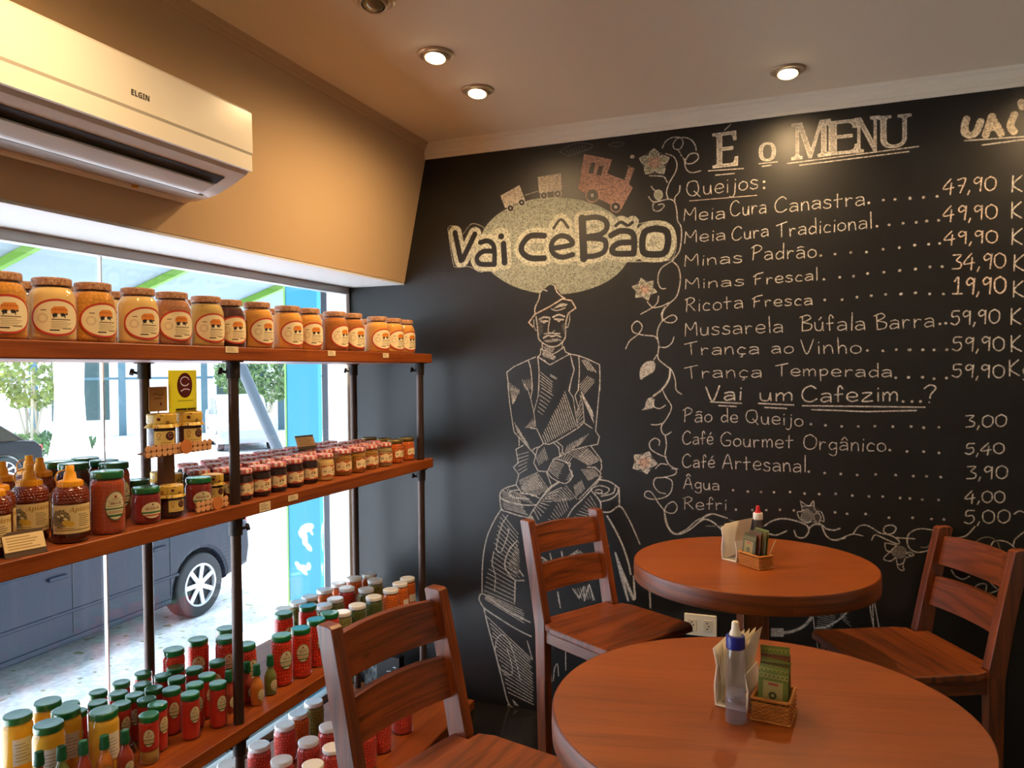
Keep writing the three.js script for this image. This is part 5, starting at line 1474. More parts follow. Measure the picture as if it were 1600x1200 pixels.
{
  const ORD = ['first', 'second', 'third', 'fourth', 'fifth', 'sixth', 'seventh', 'eighth', 'ninth', 'tenth', 'eleventh', 'twelfth', 'thirteenth', 'fourteenth', 'fifteenth', 'sixteenth', 'seventeenth', 'eighteenth', 'nineteenth', 'twentieth', 'twenty-first', 'twenty-second', 'twenty-third', 'twenty-fourth', 'twenty-fifth', 'twenty-sixth'];
  const SH = { 1: 'top', 2: 'second', 3: 'third', 4: 'bottom' }, ROW = ['front', 'second', 'third', 'back'];
  const WHAT = {
    top: ['preserve_jar', 'jar with tan lid', 'jar', 'tan-lidded preserve jars on the top shelf', { cream: 'cream-filled', peach: 'peach and cream', pink: 'pinkish brown', green: 'dull yellow', dark: 'dark brown', orange: 'orange caramel', plum: 'amber fruit-filled' }],
    honey: ['honey_bottle', 'honey bottle with yellow spout', 'bottle', 'honey bottles on the second shelf', { a: 'dark amber' }],
    tall: ['pickle_jar', 'tall green-lidded jar', 'jar', 'tall green-lidded jars on the second shelf', { red: 'orange-red', brown: 'dark brown' }],
    small: ['jelly_jar', 'short green-lidded jelly jar', 'jar', 'short green-lidded jelly jars', { red: 'dark red' }],
    gold: ['spread_jar', 'small jar with gold patterned lid', 'jar', 'gold-lidded spread jars', { a: 'dark' }],
    jam: ['jam_jar', 'jam jar with gingham lid', 'jar', 'gingham-lidded jam jars', { berry: 'dark berry', cream: 'pale orange', yellow: 'golden yellow', pale: 'pale cream' }],
    tin: ['jam_jar', 'jar with metal lid', 'jar', 'metal-lidded jars on the second shelf', { red: 'orange-red', dark: 'dark brown' }],
    slim: ['sauce_jar', 'slim green-lidded sauce jar', 'jar', 'slim green-lidded sauce jars on the third shelf', { a: 'red', low: 'half-settled red' }],
    big: ['pepper_jar', 'green-lidded pepper jar', 'jar', 'tall pepper jars on the third shelf', { red: 'bright red' }],
    yellow: ['mustard_jar', 'green-lidded jar', 'jar', 'yellow jars on the third shelf', { a: 'bright yellow' }],
    sauce: ['hot_sauce_bottle', 'small hot sauce bottle with green cap', 'bottle', 'small hot sauce bottles', { red: 'red', green: 'green', orange: 'orange' }],
    white: ['vegetable_jar', 'white-lidded jar', 'jar', 'white-lidded vegetable jars on the third shelf', { orange: 'orange', olive: 'olive', green: 'dark green', red: 'red', clear: 'clear' }],
    low: ['preserve_jar', 'white-lidded jar', 'jar', 'white-lidded jars on the bottom shelf', { red: 'red', orange: 'orange', olive: 'olive green' }],
  };
  const groups = {};
  for (const j of JARS) (groups[`${j[0]}/${j[1]}/${j[2]}/${j[0] < 3 ? j[5] : 0}`] ??= []).push(j);
  for (const list of Object.values(groups)) {
    list.sort((a, b) => a[4] - b[4]);
    list.forEach((j, n) => {
      const [s, kind, variant, x, z, row] = j, [name, what, cat, group, colors] = WHAT[kind];
      const where = s < 3 ? `${SH[s]} shelf, ${ROW[row]} row` : `${SH[s]} shelf`;
      const label = `${colors[variant]} ${what}, ${where}` + (list.length > 1 ? `, ${ORD[n]} from the chalkboard` : '');
      jar(kind, variant, name, label, cat, group, [x, SHELF_Y[s], z], rnd(-0.5, -0.1) + (kind === 'slim' || kind === 'big' || kind === 'jam' ? rnd(-0.5, 0.15) : 0));
    });
  }
}
// leaning price cards
for (const [x, z, turn, label] of [[-1.383, 1.742, 1.35, 'price card in a clear holder in front of the honey bottles'], [-1.545, 0.645, 1.3, 'price card in a holder among the jam jars']]) {
  const t = thing('price_card', label, 'card', [x, z < 1 ? 0.977 + 0.087 : 0.977, z], turn, 'standing price cards');
  const lean = new THREE.Matrix4().makeRotationX(-0.42);
  obj('holder', [bx(0.074, 0.05, 0.0016, 0, 0.025, -0.001).applyMatrix4(lean), bx(0.074, 0.0016, 0.03, 0, 0.0008, -0.012)], std({ color: 0x5b4a3c, roughness: 0.2 }), t);
  const paper = std({ roughness: 0.8, map: once('cardmap', () => tex(canvas(192, 96, (c) => { c.fillStyle = '#ead09b'; c.fillRect(0, 0, 192, 96); c.fillStyle = '#9b7b4d'; lines(c, 14, 14, 160, 5, 16, 5); }))) });
  obj('paper', bx(0.072, 0.032, 0.0008, 0, 0.027, 0.0005).applyMatrix4(lean), paper, t);
}

// ------------------------------------------------------------------ two-tier cardboard display on the second shelf
{
  const t = thing('display_stand', 'two-tier cardboard display stand with yellow poster among the jars', 'display', [-1.455, 0.977, 1.3]);
  const card = std({ color: 0x8a5f42, roughness: 0.8 }), edge = std({ color: 0xd9a071, roughness: 0.8 });
  obj('column', [box(-0.045, -0.025, 0, 0.15, -0.02, 0.016)], card, t);
  obj('upper_tray', [box(-0.03, 0.052, 0.15, 0.154, -0.06, 0.09)], card, t);
  const lobes = (y, z0, z1, x, tray) => { const n = Math.round((z1 - z0) / 0.0165); for (let k = 0; k < n; k++) { const z = z0 + (k + 0.5) * (z1 - z0) / n; obj('scalloped_tab', [new THREE.CylinderGeometry(0.0075, 0.0075, 0.0016, 16).rotateZ(Math.PI / 2).translate(x, y + 0.006, z), new THREE.CylinderGeometry(0.0075, 0.0075, 0.0016, 16).rotateZ(Math.PI / 2).translate(x, y + 0.019, z)], edge, t); } obj('front_strip', box(x - 0.003, x - 0.0015, y - 0.002, y + 0.022, z0, z1), card, t); };
  lobes(0.152, -0.062, 0.145, 0.055);
  lobes(0.004, -0.1, 0.01, 0.07);
  obj('badge', new THREE.CylinderGeometry(0.0175, 0.0175, 0.002, 24).rotateZ(Math.PI / 2).translate(0.058, 0.166, 0.025), std({ color: 0xc8763a, roughness: 0.8 }), t);
  obj('badge', new THREE.CylinderGeometry(0.0165, 0.0165, 0.002, 24).rotateZ(Math.PI / 2).translate(0.073, 0.016, -0.06), std({ color: 0xc8763a, roughness: 0.8 }), t);
  const poster = tex(canvas(256, 384, (c) => {
    c.fillStyle = '#e8bd1e'; c.fillRect(0, 0, 256, 384); c.fillStyle = '#5a1a10'; c.beginPath(); c.arc(130, 76, 62, 0, 7); c.fill(); c.strokeStyle = '#e0c3a4'; c.lineWidth = 5; c.beginPath(); c.ellipse(130, 56, 34, 22, 0, 0.5, 6.0); c.stroke(); c.beginPath(); c.moveTo(96, 106); c.quadraticCurveTo(130, 86, 168, 100); c.stroke(); c.fillStyle = '#a07c10'; c.fillRect(70, 150, 130, 5);
    for (const x of [60, 150]) { c.fillStyle = '#6b3a16'; c.fillRect(x, 222, 76, 78); c.fillStyle = '#3b1509'; c.fillRect(x - 5, 190, 86, 30); c.fillStyle = '#d6a60c'; for (let k = 0; k < 5; k++) c.fillRect(x + k * 16, 198, 7, 9); c.fillStyle = '#4a120e'; c.beginPath(); c.arc(x + 46, 258, 17, 0, 7); c.fill(); }
  }));
  const g = new THREE.PlaneGeometry(0.11, 0.2, 12, 12), p = g.attributes.position; for (let i = 0; i < p.count; i++) { const x = p.getX(i), y = p.getY(i); p.setZ(i, -2.2 * Math.max(0, x - 0.01) ** 2 * 3 + 0.12 * Math.max(0, -y) ** 2); p.setX(i, x + Math.max(0, -y - 0.02) * 0.1); } g.computeVertexNormals();
  obj('poster', g.rotateY(Math.PI / 2).translate(-0.047, 0.252, -0.08), phy({ map: poster, roughness: 1, transmission: 0.35, thickness: 0, side: THREE.DoubleSide }), t);
  obj('tasting_card', [rb(0.0015, 0.062, 0.058, 0.0006, -0.055, 0.28, 0.0), box(-0.0555, -0.0545, 0.15, 0.26, -0.002, 0.002)], std({ map: tex(canvas(96, 96, (c) => { c.fillStyle = '#b98a55'; c.fillRect(0, 0, 96, 96); c.strokeStyle = '#6b3a1c'; c.lineWidth = 3; c.beginPath(); c.moveTo(20, 34); c.bezierCurveTo(40, 10, 50, 50, 76, 26); c.moveTo(24, 46); c.lineTo(64, 46); c.stroke(); c.fillStyle = '#6b3a1c'; c.fillRect(56, 62, 10, 12); })), roughness: 0.8 }), t);
  jar('gold', 'a', 'spread_jar', 'dark jar with gold patterned lid on the display, left one', 'jar', 'gold-lidded spread jars', [-1.446, 1.1315, 1.352], -0.55, 1.2);
  jar('gold', 'a', 'spread_jar', 'dark jar with gold patterned lid on the display, right one', 'jar', 'gold-lidded spread jars', [-1.446, 1.1315, 1.268], -0.35, 1.2);
}
// clear plastic tray that holds five little sauce bottles
{
  const s = JARS.filter((j) => j[1] === 'sauce' && j[5] === 2), a = s[0], b = s[4], len = Math.hypot(b[3] - a[3], b[4] - a[4]) / 2 + 0.0205;
  const t = thing('bottle_tray', 'clear plastic tray around the five small sauce bottles', 'tray', [(a[3] + b[3]) / 2, 0.3985, (a[4] + b[4]) / 2], Math.atan2(-(b[4] - a[4]), b[3] - a[3]));
  obj('long_wall', box(-len, len, 0, 0.085, -0.0205, -0.0197), M.jarGlass, t); obj('long_wall', box(-len, len, 0, 0.05, 0.0197, 0.0205), M.jarGlass, t);
  for (const e of [-1, 1]) obj('end_wall', box(e * len - 0.0004, e * len + 0.0004, 0, 0.07, -0.0205, 0.0205), M.jarGlass, t);
}
// things standing at the wall end of the bottom shelf
tag(obj('picture_frame', [rb(0.066, 0.13, 0.012, 0.002, -1.648, 0.042 + 0.065, 0.1)], std({ map: tex(pixels(64, 64, (u, v) => mixc([150, 160, 160], [60, 68, 70], noise(u * 7, v * 9)))), roughness: 0.25 })), 'small grey framed picture leaning at the wall end of the bottom shelf', 'frame');
{
  const t = thing('menu_box', 'black box with white marks standing at the wall end of the bottom shelf', 'box', [-1.56, 0.042, 0.105]);
  obj('body', rb(0.105, 0.14, 0.04, 0.002, 0, 0.07, 0), std({ color: 0x0d0c0c, roughness: 0.4 }), t);
  obj('white_mark', [bx(0.02, 0.003, 0.0005, 0.02, 0.08, 0.0203).rotateZ(0.2), bx(0.012, 0.004, 0.0005, 0.03, 0.1, 0.0203)], std({ color: 0xd8d8d8 }), t);
}

// ------------------------------------------------------------------ tables
function roundTable(x, z, label) {
  const t = thing('round_table', label, 'table', [x, 0, z], 0, 'round wooden tables'), R = 0.34;
  const topShape = new THREE.CylinderGeometry(R - 0.002, R - 0.002, 0.044, 96).translate(0, 0.755 - 0.022, 0);
  obj('tabletop', boxUV([flat(topShape)], 'x', x, z), M.table, t);
  obj('edge_band', (() => { const g = lathe([[R - 0.006, 0.702], [R, 0.705], [R + 0.001, 0.73], [R, 0.752], [R - 0.002, 0.7552], [R - 0.0035, 0.7552]], 96), u = g.attributes.uv; for (let i = 0; i < u.count; i++) u.setXY(i, u.getX(i) * 2.1, g.attributes.position.getY(i)); return g; })(), M.tableEdge, t);
  const dark = M.chair;
  obj('column', boxUV(rb(0.075, 0.66, 0.075, 0.004, 0, 0.37, 0), 'y'), dark, t);
  obj('support_plate', boxUV(rb(0.26, 0.022, 0.26, 0.004, 0, 0.7, 0), 'x'), dark, t);
  obj('foot', boxUV([rb(0.5, 0.045, 0.075, 0.006, 0, 0.0225, 0)], 'x'), dark, t); obj('foot', boxUV([rb(0.075, 0.045, 0.5, 0.006, 0, 0.0235, 0)], 'z'), dark, t);
  return t;
}
roundTable(-0.148, 0.445, 'round wooden table in front of the chalkboard with red-capped bottle').rotation.y = 0.35;
roundTable(-0.077, 1.44, 'nearer round wooden table with the blue-capped bottle').rotation.y = 0.2;

// ------------------------------------------------------------------ chairs
function makeChair(x, z, turn, label) {
  const t = thing('dining_chair', label, 'chair', [x, 0, z], turn, 'wooden ladder-back chairs');
  const HS = 0.492, HT = 0.815, W = 0.174, D = 0.185;
  for (const s of [-1, 1]) {
    const side = [[-D + 0.012, 0], [-D + 0.05, 0], [-D + 0.048, HS], [-D + 0.01, 0.66], [-D - 0.028, HT - 0.004], [-D - 0.036, HT], [-D - 0.068, HT], [-D - 0.074, HT - 0.006], [-D - 0.03, 0.62], [-D, HS - 0.03]];   // z, y
    const g = prism(side.map(([a, b]) => [a, b]), 0.03, 0.0025).rotateY(-Math.PI / 2).translate(s > 0 ? W : -W + 0.03, 0, 0);
    obj('back_post', boxUV(g, 'y', s * 0.3), M.chair, t);
    obj('front_leg', boxUV(rb(0.034, HS - 0.02, 0.034, 0.003, s * 0.158, (HS - 0.02) / 2, D - 0.04), 'y', s * 0.2), M.chair, t);
    obj('side_rail', boxUV(rb(0.018, 0.045, 0.29, 0.002, s * 0.158, HS - 0.046, 0), 'z', s * 0.1), M.chair, t);
  }
  obj('front_rail', boxUV(rb(0.29, 0.045, 0.018, 0.002, 0, HS - 0.046, D - 0.04), 'x'), M.chair, t);
  obj('rear_rail', boxUV(rb(0.29, 0.045, 0.018, 0.002, 0, HS - 0.046, -D + 0.03), 'x'), M.chair, t);
  const sh = new THREE.Shape(); const o = [[-0.143, -0.175], [-0.143, -0.13], [-0.178, -0.128], [-0.192, -0.09], [-0.194, 0.165], [-0.176, 0.188], [0.176, 0.188], [0.194, 0.165], [0.192, -0.09], [0.178, -0.128], [0.143, -0.13], [0.143, -0.175]];
  o.forEach(([a, b], i) => (i ? sh.lineTo(a, b) : sh.moveTo(a, b)));
  const seat = new THREE.ExtrudeGeometry(sh, { depth: 0.012, bevelEnabled: true, bevelSize: 0.004, bevelOffset: -0.004, bevelThickness: 0.005, bevelSegments: 3 }).rotateX(Math.PI / 2).translate(0, HS - 0.005, 0);
  seat.scale(1, 1, -1); { const p = seat.attributes.position; for (let i = 0; i < p.count; i += 3) { for (const a of ['position', 'normal', 'uv']) { const A = seat.attributes[a], n = A.itemSize; for (let k = 0; k < n; k++) { const q = A.array[(i + 1) * n + k]; A.array[(i + 1) * n + k] = A.array[(i + 2) * n + k]; A.array[(i + 2) * n + k] = q; } } } seat.scale(1, 1, 1); seat.rotateY(0); }
  seat.scale(1, 1, -1); seat.computeVertexNormals();
  obj('seat', boxUV(seat, 'x', x, z), M.chair, t);
  for (const [y0, y1, k] of [[0.7, 0.785, 1], [0.574, 0.66, 2]]) {
    const N = 20, P = [], I = [];
    const zAt = (y) => -D + 0.03 - 0.24 * Math.max(0, y - HS) - 0.012;
    for (let i = 0; i <= N; i++) { const s = i / N * 2 - 1, xx = s * 0.147, bow = -0.016 * (1 - s * s), crown = k === 1 ? 0.006 * (1 - s * s) : 0.004 * (1 - s * s); for (const [yy, d] of [[y0, -0.009], [y1 + crown, -0.009], [y1 + crown, 0.009], [y0, 0.009]]) P.push(xx, yy, zAt(yy) + bow + d); }
    for (let i = 0; i < N; i++) for (let e = 0; e < 4; e++) { const a = i * 4 + e, b = i * 4 + (e + 1) % 4; I.push(a, b, b + 4, a, b + 4, a + 4); }
    I.push(0, 2, 1, 0, 3, 2, N * 4, N * 4 + 1, N * 4 + 2, N * 4, N * 4 + 2, N * 4 + 3);
    const g = new THREE.BufferGeometry(); g.setAttribute('position', new THREE.Float32BufferAttribute(P, 3)); g.setIndex(I); const h = g.toNonIndexed(); h.computeVertexNormals(); h.setAttribute('uv', new THREE.Float32BufferAttribute(new Float32Array(h.attributes.position.count * 2), 2));
    obj('back_slat', boxUV(h, 'x', k * 0.41 + x, z), M.chair, t);
  }
  return t;
}
makeChair(-0.595, 0.331, THREE.MathUtils.degToRad(59.4), 'wooden ladder-back chair in front of the drawn barrel, left of the far table');
makeChair(0.261, 0.283, THREE.MathUtils.degToRad(-63.6), 'wooden ladder-back chair on the right, facing the window');
makeChair(-0.624, 1.379, THREE.MathUtils.degToRad(75), 'nearest wooden ladder-back chair, its back in front of the shelves');

// ------------------------------------------------------------------ on the tables
const wicker = std({ color: 0xb9762f, roughness: 0.6 });
function basket(x, z, turn, w, d, h, label) {
  const t = thing('sachet_basket', label, 'basket', [x, 0.7555, z], turn, 'small wicker baskets');
  obj('base_board', rb(w + 0.006, 0.004, d + 0.006, 0.0015, 0, 0.002, 0), wicker, t);
  const weave = [], st = [], ring = (y, r, ph, amp) => { const p = [], n = 44; for (let k = 0; k < n; k++) { const s = k / n * 2 * (w + d); let a, b, nx, nz; if (s < w) { a = -w / 2 + s; b = d / 2; nx = 0; nz = 1; } else if (s < w + d) { a = w / 2; b = d / 2 - (s - w); nx = 1; nz = 0; } else if (s < 2 * w + d) { a = w / 2 - (s - w - d); b = -d / 2; nx = 0; nz = -1; } else { a = -w / 2; b = -d / 2 + (s - 2 * w - d); nx = -1; nz = 0; } const o = amp * ((k + ph) % 2 ? 1 : -1); p.push([a + nx * o, y, b + nz * o]); } return tube(p, r, 88, 5, true); };
  for (let k = 0; k < 8; k++) weave.push(ring(0.006 + k * (h - 0.01) / 8, 0.0019, k % 2, 0.0013));
  for (let k = 0; k < 22; k++) { const s = (k + 0.5) / 22 * 2 * (w + d); let a, b; if (s < w) { a = -w / 2 + s; b = d / 2; } else if (s < w + d) { a = w / 2; b = d / 2 - (s - w); } else if (s < 2 * w + d) { a = w / 2 - (s - w - d); b = -d / 2; } else { a = -w / 2; b = -d / 2 + (s - 2 * w - d); } st.push(rod([a, 0.003, b], [a, h, b], 0.0011, 6)); }
  obj('woven_wall', [...weave, ...st], wicker, t);
  obj('rim', ring(h, 0.003, 0, 0), wicker, t);
  return t;
}
const sachetArt = (base, panel, mark) => tex(canvas(128, 192, (c) => { c.fillStyle = base; c.fillRect(0, 0, 128, 192); c.strokeStyle = panel; c.lineWidth = 3; for (let k = 0; k < 7; k++) { c.beginPath(); c.arc(12 + k * 18, 22, 9, 0, 7); c.stroke(); c.beginPath(); c.arc(10 + k * 18, 178, 8, 0, 7); c.stroke(); } c.fillStyle = panel; c.fillRect(22, 44, 84, 118); c.fillStyle = '#a5402a'; c.fillRect(44, 52, 42, 10); c.fillStyle = mark; c.beginPath(); c.arc(64, 108, 17, 0, 7); c.fill(); c.fillStyle = panel; c.beginPath(); c.arc(64, 108, 7, 0, 7); c.fill(); c.fillStyle = mark; c.fillRect(40, 136, 48, 5); }));
const sachetMats = [std({ map: sachetArt('#66742a', '#a79a58', '#3c4a1c'), roughness: 0.6 }), std({ map: sachetArt('#4a4417', '#8d7a35', '#2e2a10'), roughness: 0.6 }), std({ map: sachetArt('#5d2f16', '#8a5a2c', '#2f1a0c'), roughness: 0.6 })];
const sachetGeo = (() => { const g = new THREE.BoxGeometry(0.046, 0.066, 0.004, 8, 10, 1), p = g.attributes.position; for (let i = 0; i < p.count; i++) { const x = p.getX(i) / 0.023, y = p.getY(i) / 0.033; p.setZ(i, p.getZ(i) * Math.max(0.12, (1 - x ** 4) * (1 - y ** 6)) * 1.1); } g.computeVertexNormals(); return g; })();
function sachets(bxk, n, d, mats, w, where, h = 0, size = 1) {
  const ORD = ['front', 'second', 'third', 'fourth', 'fifth', 'sixth', 'seventh', 'eighth', 'rear'];
  bxk.updateMatrixWorld();
  for (let k = 0; k < n; k++) {
    const o = tag(obj('sugar_sachet', sachetGeo, sachetMats[mats[k % mats.length]]), `sugar sachet in the wicker basket on the ${where} table, ${k === n - 1 ? 'rearmost' : ORD[k]} of its row`, 'sachet', `sugar sachets on the ${where} table`);
    const p = V3(rnd(-1, 1) * w, 0.042 + h + k * 0.0035 + rnd(0, 0.004), d / 2 - 0.007 - k * (d - 0.014) / Math.max(1, n - 1)).applyMatrix4(bxk.matrixWorld);
    o.position.copy(p); o.scale.setScalar(size); o.rotation.set(-0.08 - 0.02 * rnd(), bxk.rotation.y + rnd(-0.03, 0.03), rnd(-0.06, 0.06)); o.rotation.order = 'YXZ';
  }
}
function napkins(x, z, turn, where, s = 1) {
  const t = thing('napkin_holder', `white napkin holder with folded paper napkins on the ${where} table`, 'napkin holder', [x, 0.7555, z], turn, 'napkin holders'); t.scale.setScalar(s);
  const prof = [[-0.024, 0], [-0.026, 0.03], [-0.022, 0.06], [-0.027, 0.085], [-0.0255, 0.087], [-0.02, 0.06], [-0.0235, 0.03], [-0.022, 0.003], [0.022, 0.003], [0.0235, 0.03], [0.02, 0.055], [0.0215, 0.055], [0.026, 0.03], [0.024, 0]];
  obj('holder', prism(prof, 0.062, 0.0006).translate(0, 0, -0.031), std({ color: 0xefeae0, roughness: 0.35 }), t);
  for (let k = 0; k < 12; k++) {
    const g = new THREE.PlaneGeometry(0.058, 0.086, 6, 8), p = g.attributes.position;
    for (let i = 0; i < p.count; i++) { const yy = p.getY(i) + 0.043; p.setZ(i, (k - 5.5) * 0.0032 * (0.9 + 9 * Math.max(0, yy - 0.03)) + 0.05 * yy + 0.0006 * Math.sin(p.getX(i) * 120 + k)); p.setY(i, yy + 0.004 + 0.0045 * (k % 2) + 0.0016 * k); }
    g.computeVertexNormals(); obj('napkin', g.rotateY(Math.PI / 2), M.napkin, t);
  }
}
function dropper(x, z, where, cap, tip, label, s) {
  const t = thing('sweetener_bottle', label, 'bottle', [x, 0.7555, z], 0.6, 'sweetener bottles'); t.scale.setScalar(s);
  const liquid = phy({ color: 0xd9dbe8, transmission: 0.85, thickness: 0, roughness: 0.12 });
  obj('bottle', lathe([[0, 0.001], [0.015, 0], [0.0165, 0.003], [0.0168, 0.012], [0.0155, 0.03], [0.0152, 0.055], [0.0145, 0.085], [0.0135, 0.108], [0.0125, 0.116]], 32), phy({ color: 0xf4f5fa, transmission: 0.97, thickness: 0, roughness: 0.04 }), t);
  obj('liquid', lathe([[0, 0.002], [0.0145, 0.002], [0.0158, 0.012], [0.0146, 0.03], [0.0143, 0.05], [0, 0.05]], 28), liquid, t);
  obj('cap', lathe([[0.0128, 0.115], [0.0142, 0.116], [0.0145, 0.118], [0.0142, 0.134], [0.0128, 0.136], [0, 0.136]], 28), std({ color: cap, roughness: 0.35 }), t);
  obj('nozzle', lathe([[0.0095, 0.136], [0.0085, 0.14], [0.0062, 0.144], [0.0055, 0.155], [0.004, 0.157], [0, 0.157]], 24), std({ color: tip, roughness: 0.4 }), t);
}
const bk1 = basket(-0.05, 1.456, -0.12, 0.056, 0.068, 0.036, 'small wicker sachet basket on the nearer table');
sachets(bk1, 7, 0.064, [0, 0, 1, 0, 2, 0, 0], 0.003, 'nearer', 0.004);
napkins(-0.11, 1.425, -0.22, 'nearer', 1.12);
dropper(-0.106, 1.503, 'nearer', 0x141f86, 0xe9e2d0, 'clear sweetener bottle with blue cap and white tip', 1.03);
const bk2 = basket(-0.136, 0.494, -0.78, 0.084, 0.046, 0.036, 'small wicker sachet basket on the far table');
sachets(bk2, 6, 0.044, [1, 1, 2, 1, 1, 0], 0.012, 'far', 0.008, 1.12);
napkins(-0.193, 0.43, -0.6, 'far', 1.1);
dropper(-0.135, 0.385, 'far', 0xeee9df, 0xc3191f, 'clear sweetener bottle with white cap and red tip', 0.98);
{
  const t = thing('straw', 'thin drinking straw leaning in the basket on the far table', 'straw', [-0.11, 0.7555, 0.5], 0);
  obj('straw_tube', rod([0, 0.01, 0.002], [0.028, 0.075, -0.02], 0.0012, 8), std({ color: 0xd9d0bd, roughness: 0.4 }), t);
}
// socket on the chalkboard
{
  const t = thing('power_outlet', 'white double power outlet plate low on the chalkboard', 'outlet', [-0.353, 0.406, 0.001]);
  const ivory = std({ color: 0xece5d2, roughness: 0.4 });
  obj('plate', rb(0.113, 0.077, 0.008, 0.003, 0, 0, 0.004), ivory, t);
  for (const x of [-0.028, 0.026]) { const s = obj('socket', rb(0.03, 0.042, 0.003, 0.001, x, 0, 0.0085), std({ color: 0xdcd3bb, roughness: 0.4 }), t); obj('pin_hole', [-0.01, 0, 0.01].map((y, k) => new THREE.CylinderGeometry(0.0026, 0.0026, 0.001, 10).rotateX(Math.PI / 2).translate(x + (k === 1 ? 0.004 : -0.002), y, 0.0104)), M.black, s); }
}

// ------------------------------------------------------------------ the street outside
const GY = -1.1;
struct('ground_street', box(-70, -1.95, GY - 0.2, GY, -60, 40), std({ map: tex(pixels(512, 512, (u, v) => { const n = 0.72 + 0.2 * noise(u * 16, v * 16, 16, 16) + 0.14 * (noise(u * 130, v * 130, 130, 130) - 0.5), leaf = noise(u * 60 + 7, v * 60, 1e6, 1e6) > 0.9 ? 0.72 : 1; return [224 * n * leaf, 225 * n * leaf, 226 * n * leaf * (leaf < 1 ? 0.75 : 1)]; }), [0.25, 0.25]), roughness: 0.9 }), 'pale sunlit concrete pavement and street outside', 'ground').geometry = boxUV(box(-70, -1.95, GY - 0.2, GY, -60, 40), 'x');
{   // canopy over the window
  const t = thing('canopy', 'pale translucent awning with green struts over the window outside', 'awning');
  const sheet = phy({ color: 0x7f8f98, roughness: 1, transmission: 0.12, thickness: 0, side: THREE.DoubleSide }), green = std({ color: 0x5d8a24, roughness: 0.6 });
  const at = (x) => 2.25 + (x + 1.95) * 0.3;
  const run = (x0, x1, z0, z1, th, dy) => { const a = Math.atan2(at(x1) - at(x0), x1 - x0), l = Math.hypot(x1 - x0, at(x1) - at(x0)); return bx(l, th, z1 - z0).rotateZ(a).translate((x0 + x1) / 2, (at(x0) + at(x1)) / 2 + dy, (z0 + z1) / 2); };
  obj('sheet', run(-4.6, -1.96, -3.4, 5, 0.006, 0.03), sheet, t);
  for (let k = 0; k < 10; k++) obj('strut', run(-4.6, -1.96, -3.08 + k * 0.86, -3.05 + k * 0.86, 0.04, 0.004), green, t);
  obj('outer_beam', box(-4.63, -4.58, at(-4.6) - 0.04, at(-4.6) + 0.03, -3.4, 5), green, t);
}
{
  const t = thing('side_banner', 'bright cyan upright panel with white animal prints outside the window', 'banner', [-2.255, GY, -0.3]);
  const art = tex(canvas(128, 1024, (c) => {
    c.fillStyle = '#3a9abd'; c.fillRect(0, 0, 128, 1024); c.fillStyle = '#d8dcdc';
    for (const [x, y, a, b, r] of [[74, 434, 30, 8, -0.15], [58, 446, 20, 8, 0.2], [66, 457, 12, 8, 0], [80, 466, 16, 6, 0.3], [92, 440, 10, 4, 0.5], [56, 503, 26, 6, 0], [34, 498, 12, 5, 0.2], [80, 499, 10, 7, 0], [62, 510, 14, 4, 0.2]]) { c.beginPath(); c.ellipse(x, y, a, b, r, 0, 7); c.fill(); }
  }));
  obj('panel', box(-0.09, 0.09, 0.001, 2.9, -0.015, 0.015), std({ map: art, roughness: 0.6 }), t);
  obj('edge_strip', box(-0.1, -0.09, 0.001, 2.9, -0.018, 0.018), std({ color: 0x8fc06a, roughness: 0.6 }), t);
}
struct('trim_4', box(-1.912, -1.838, GY, 2.226, -0.15, -0.002), M.white, 'white plastered edge of the shop front outside the window', 'trim');
struct('trim_5', box(-1.948, -1.912, GY, 2.226, -0.13, -0.01), std({ color: 0x2d3440, roughness: 0.5 }), 'dark narrow strip beside the white shop front edge', 'trim');

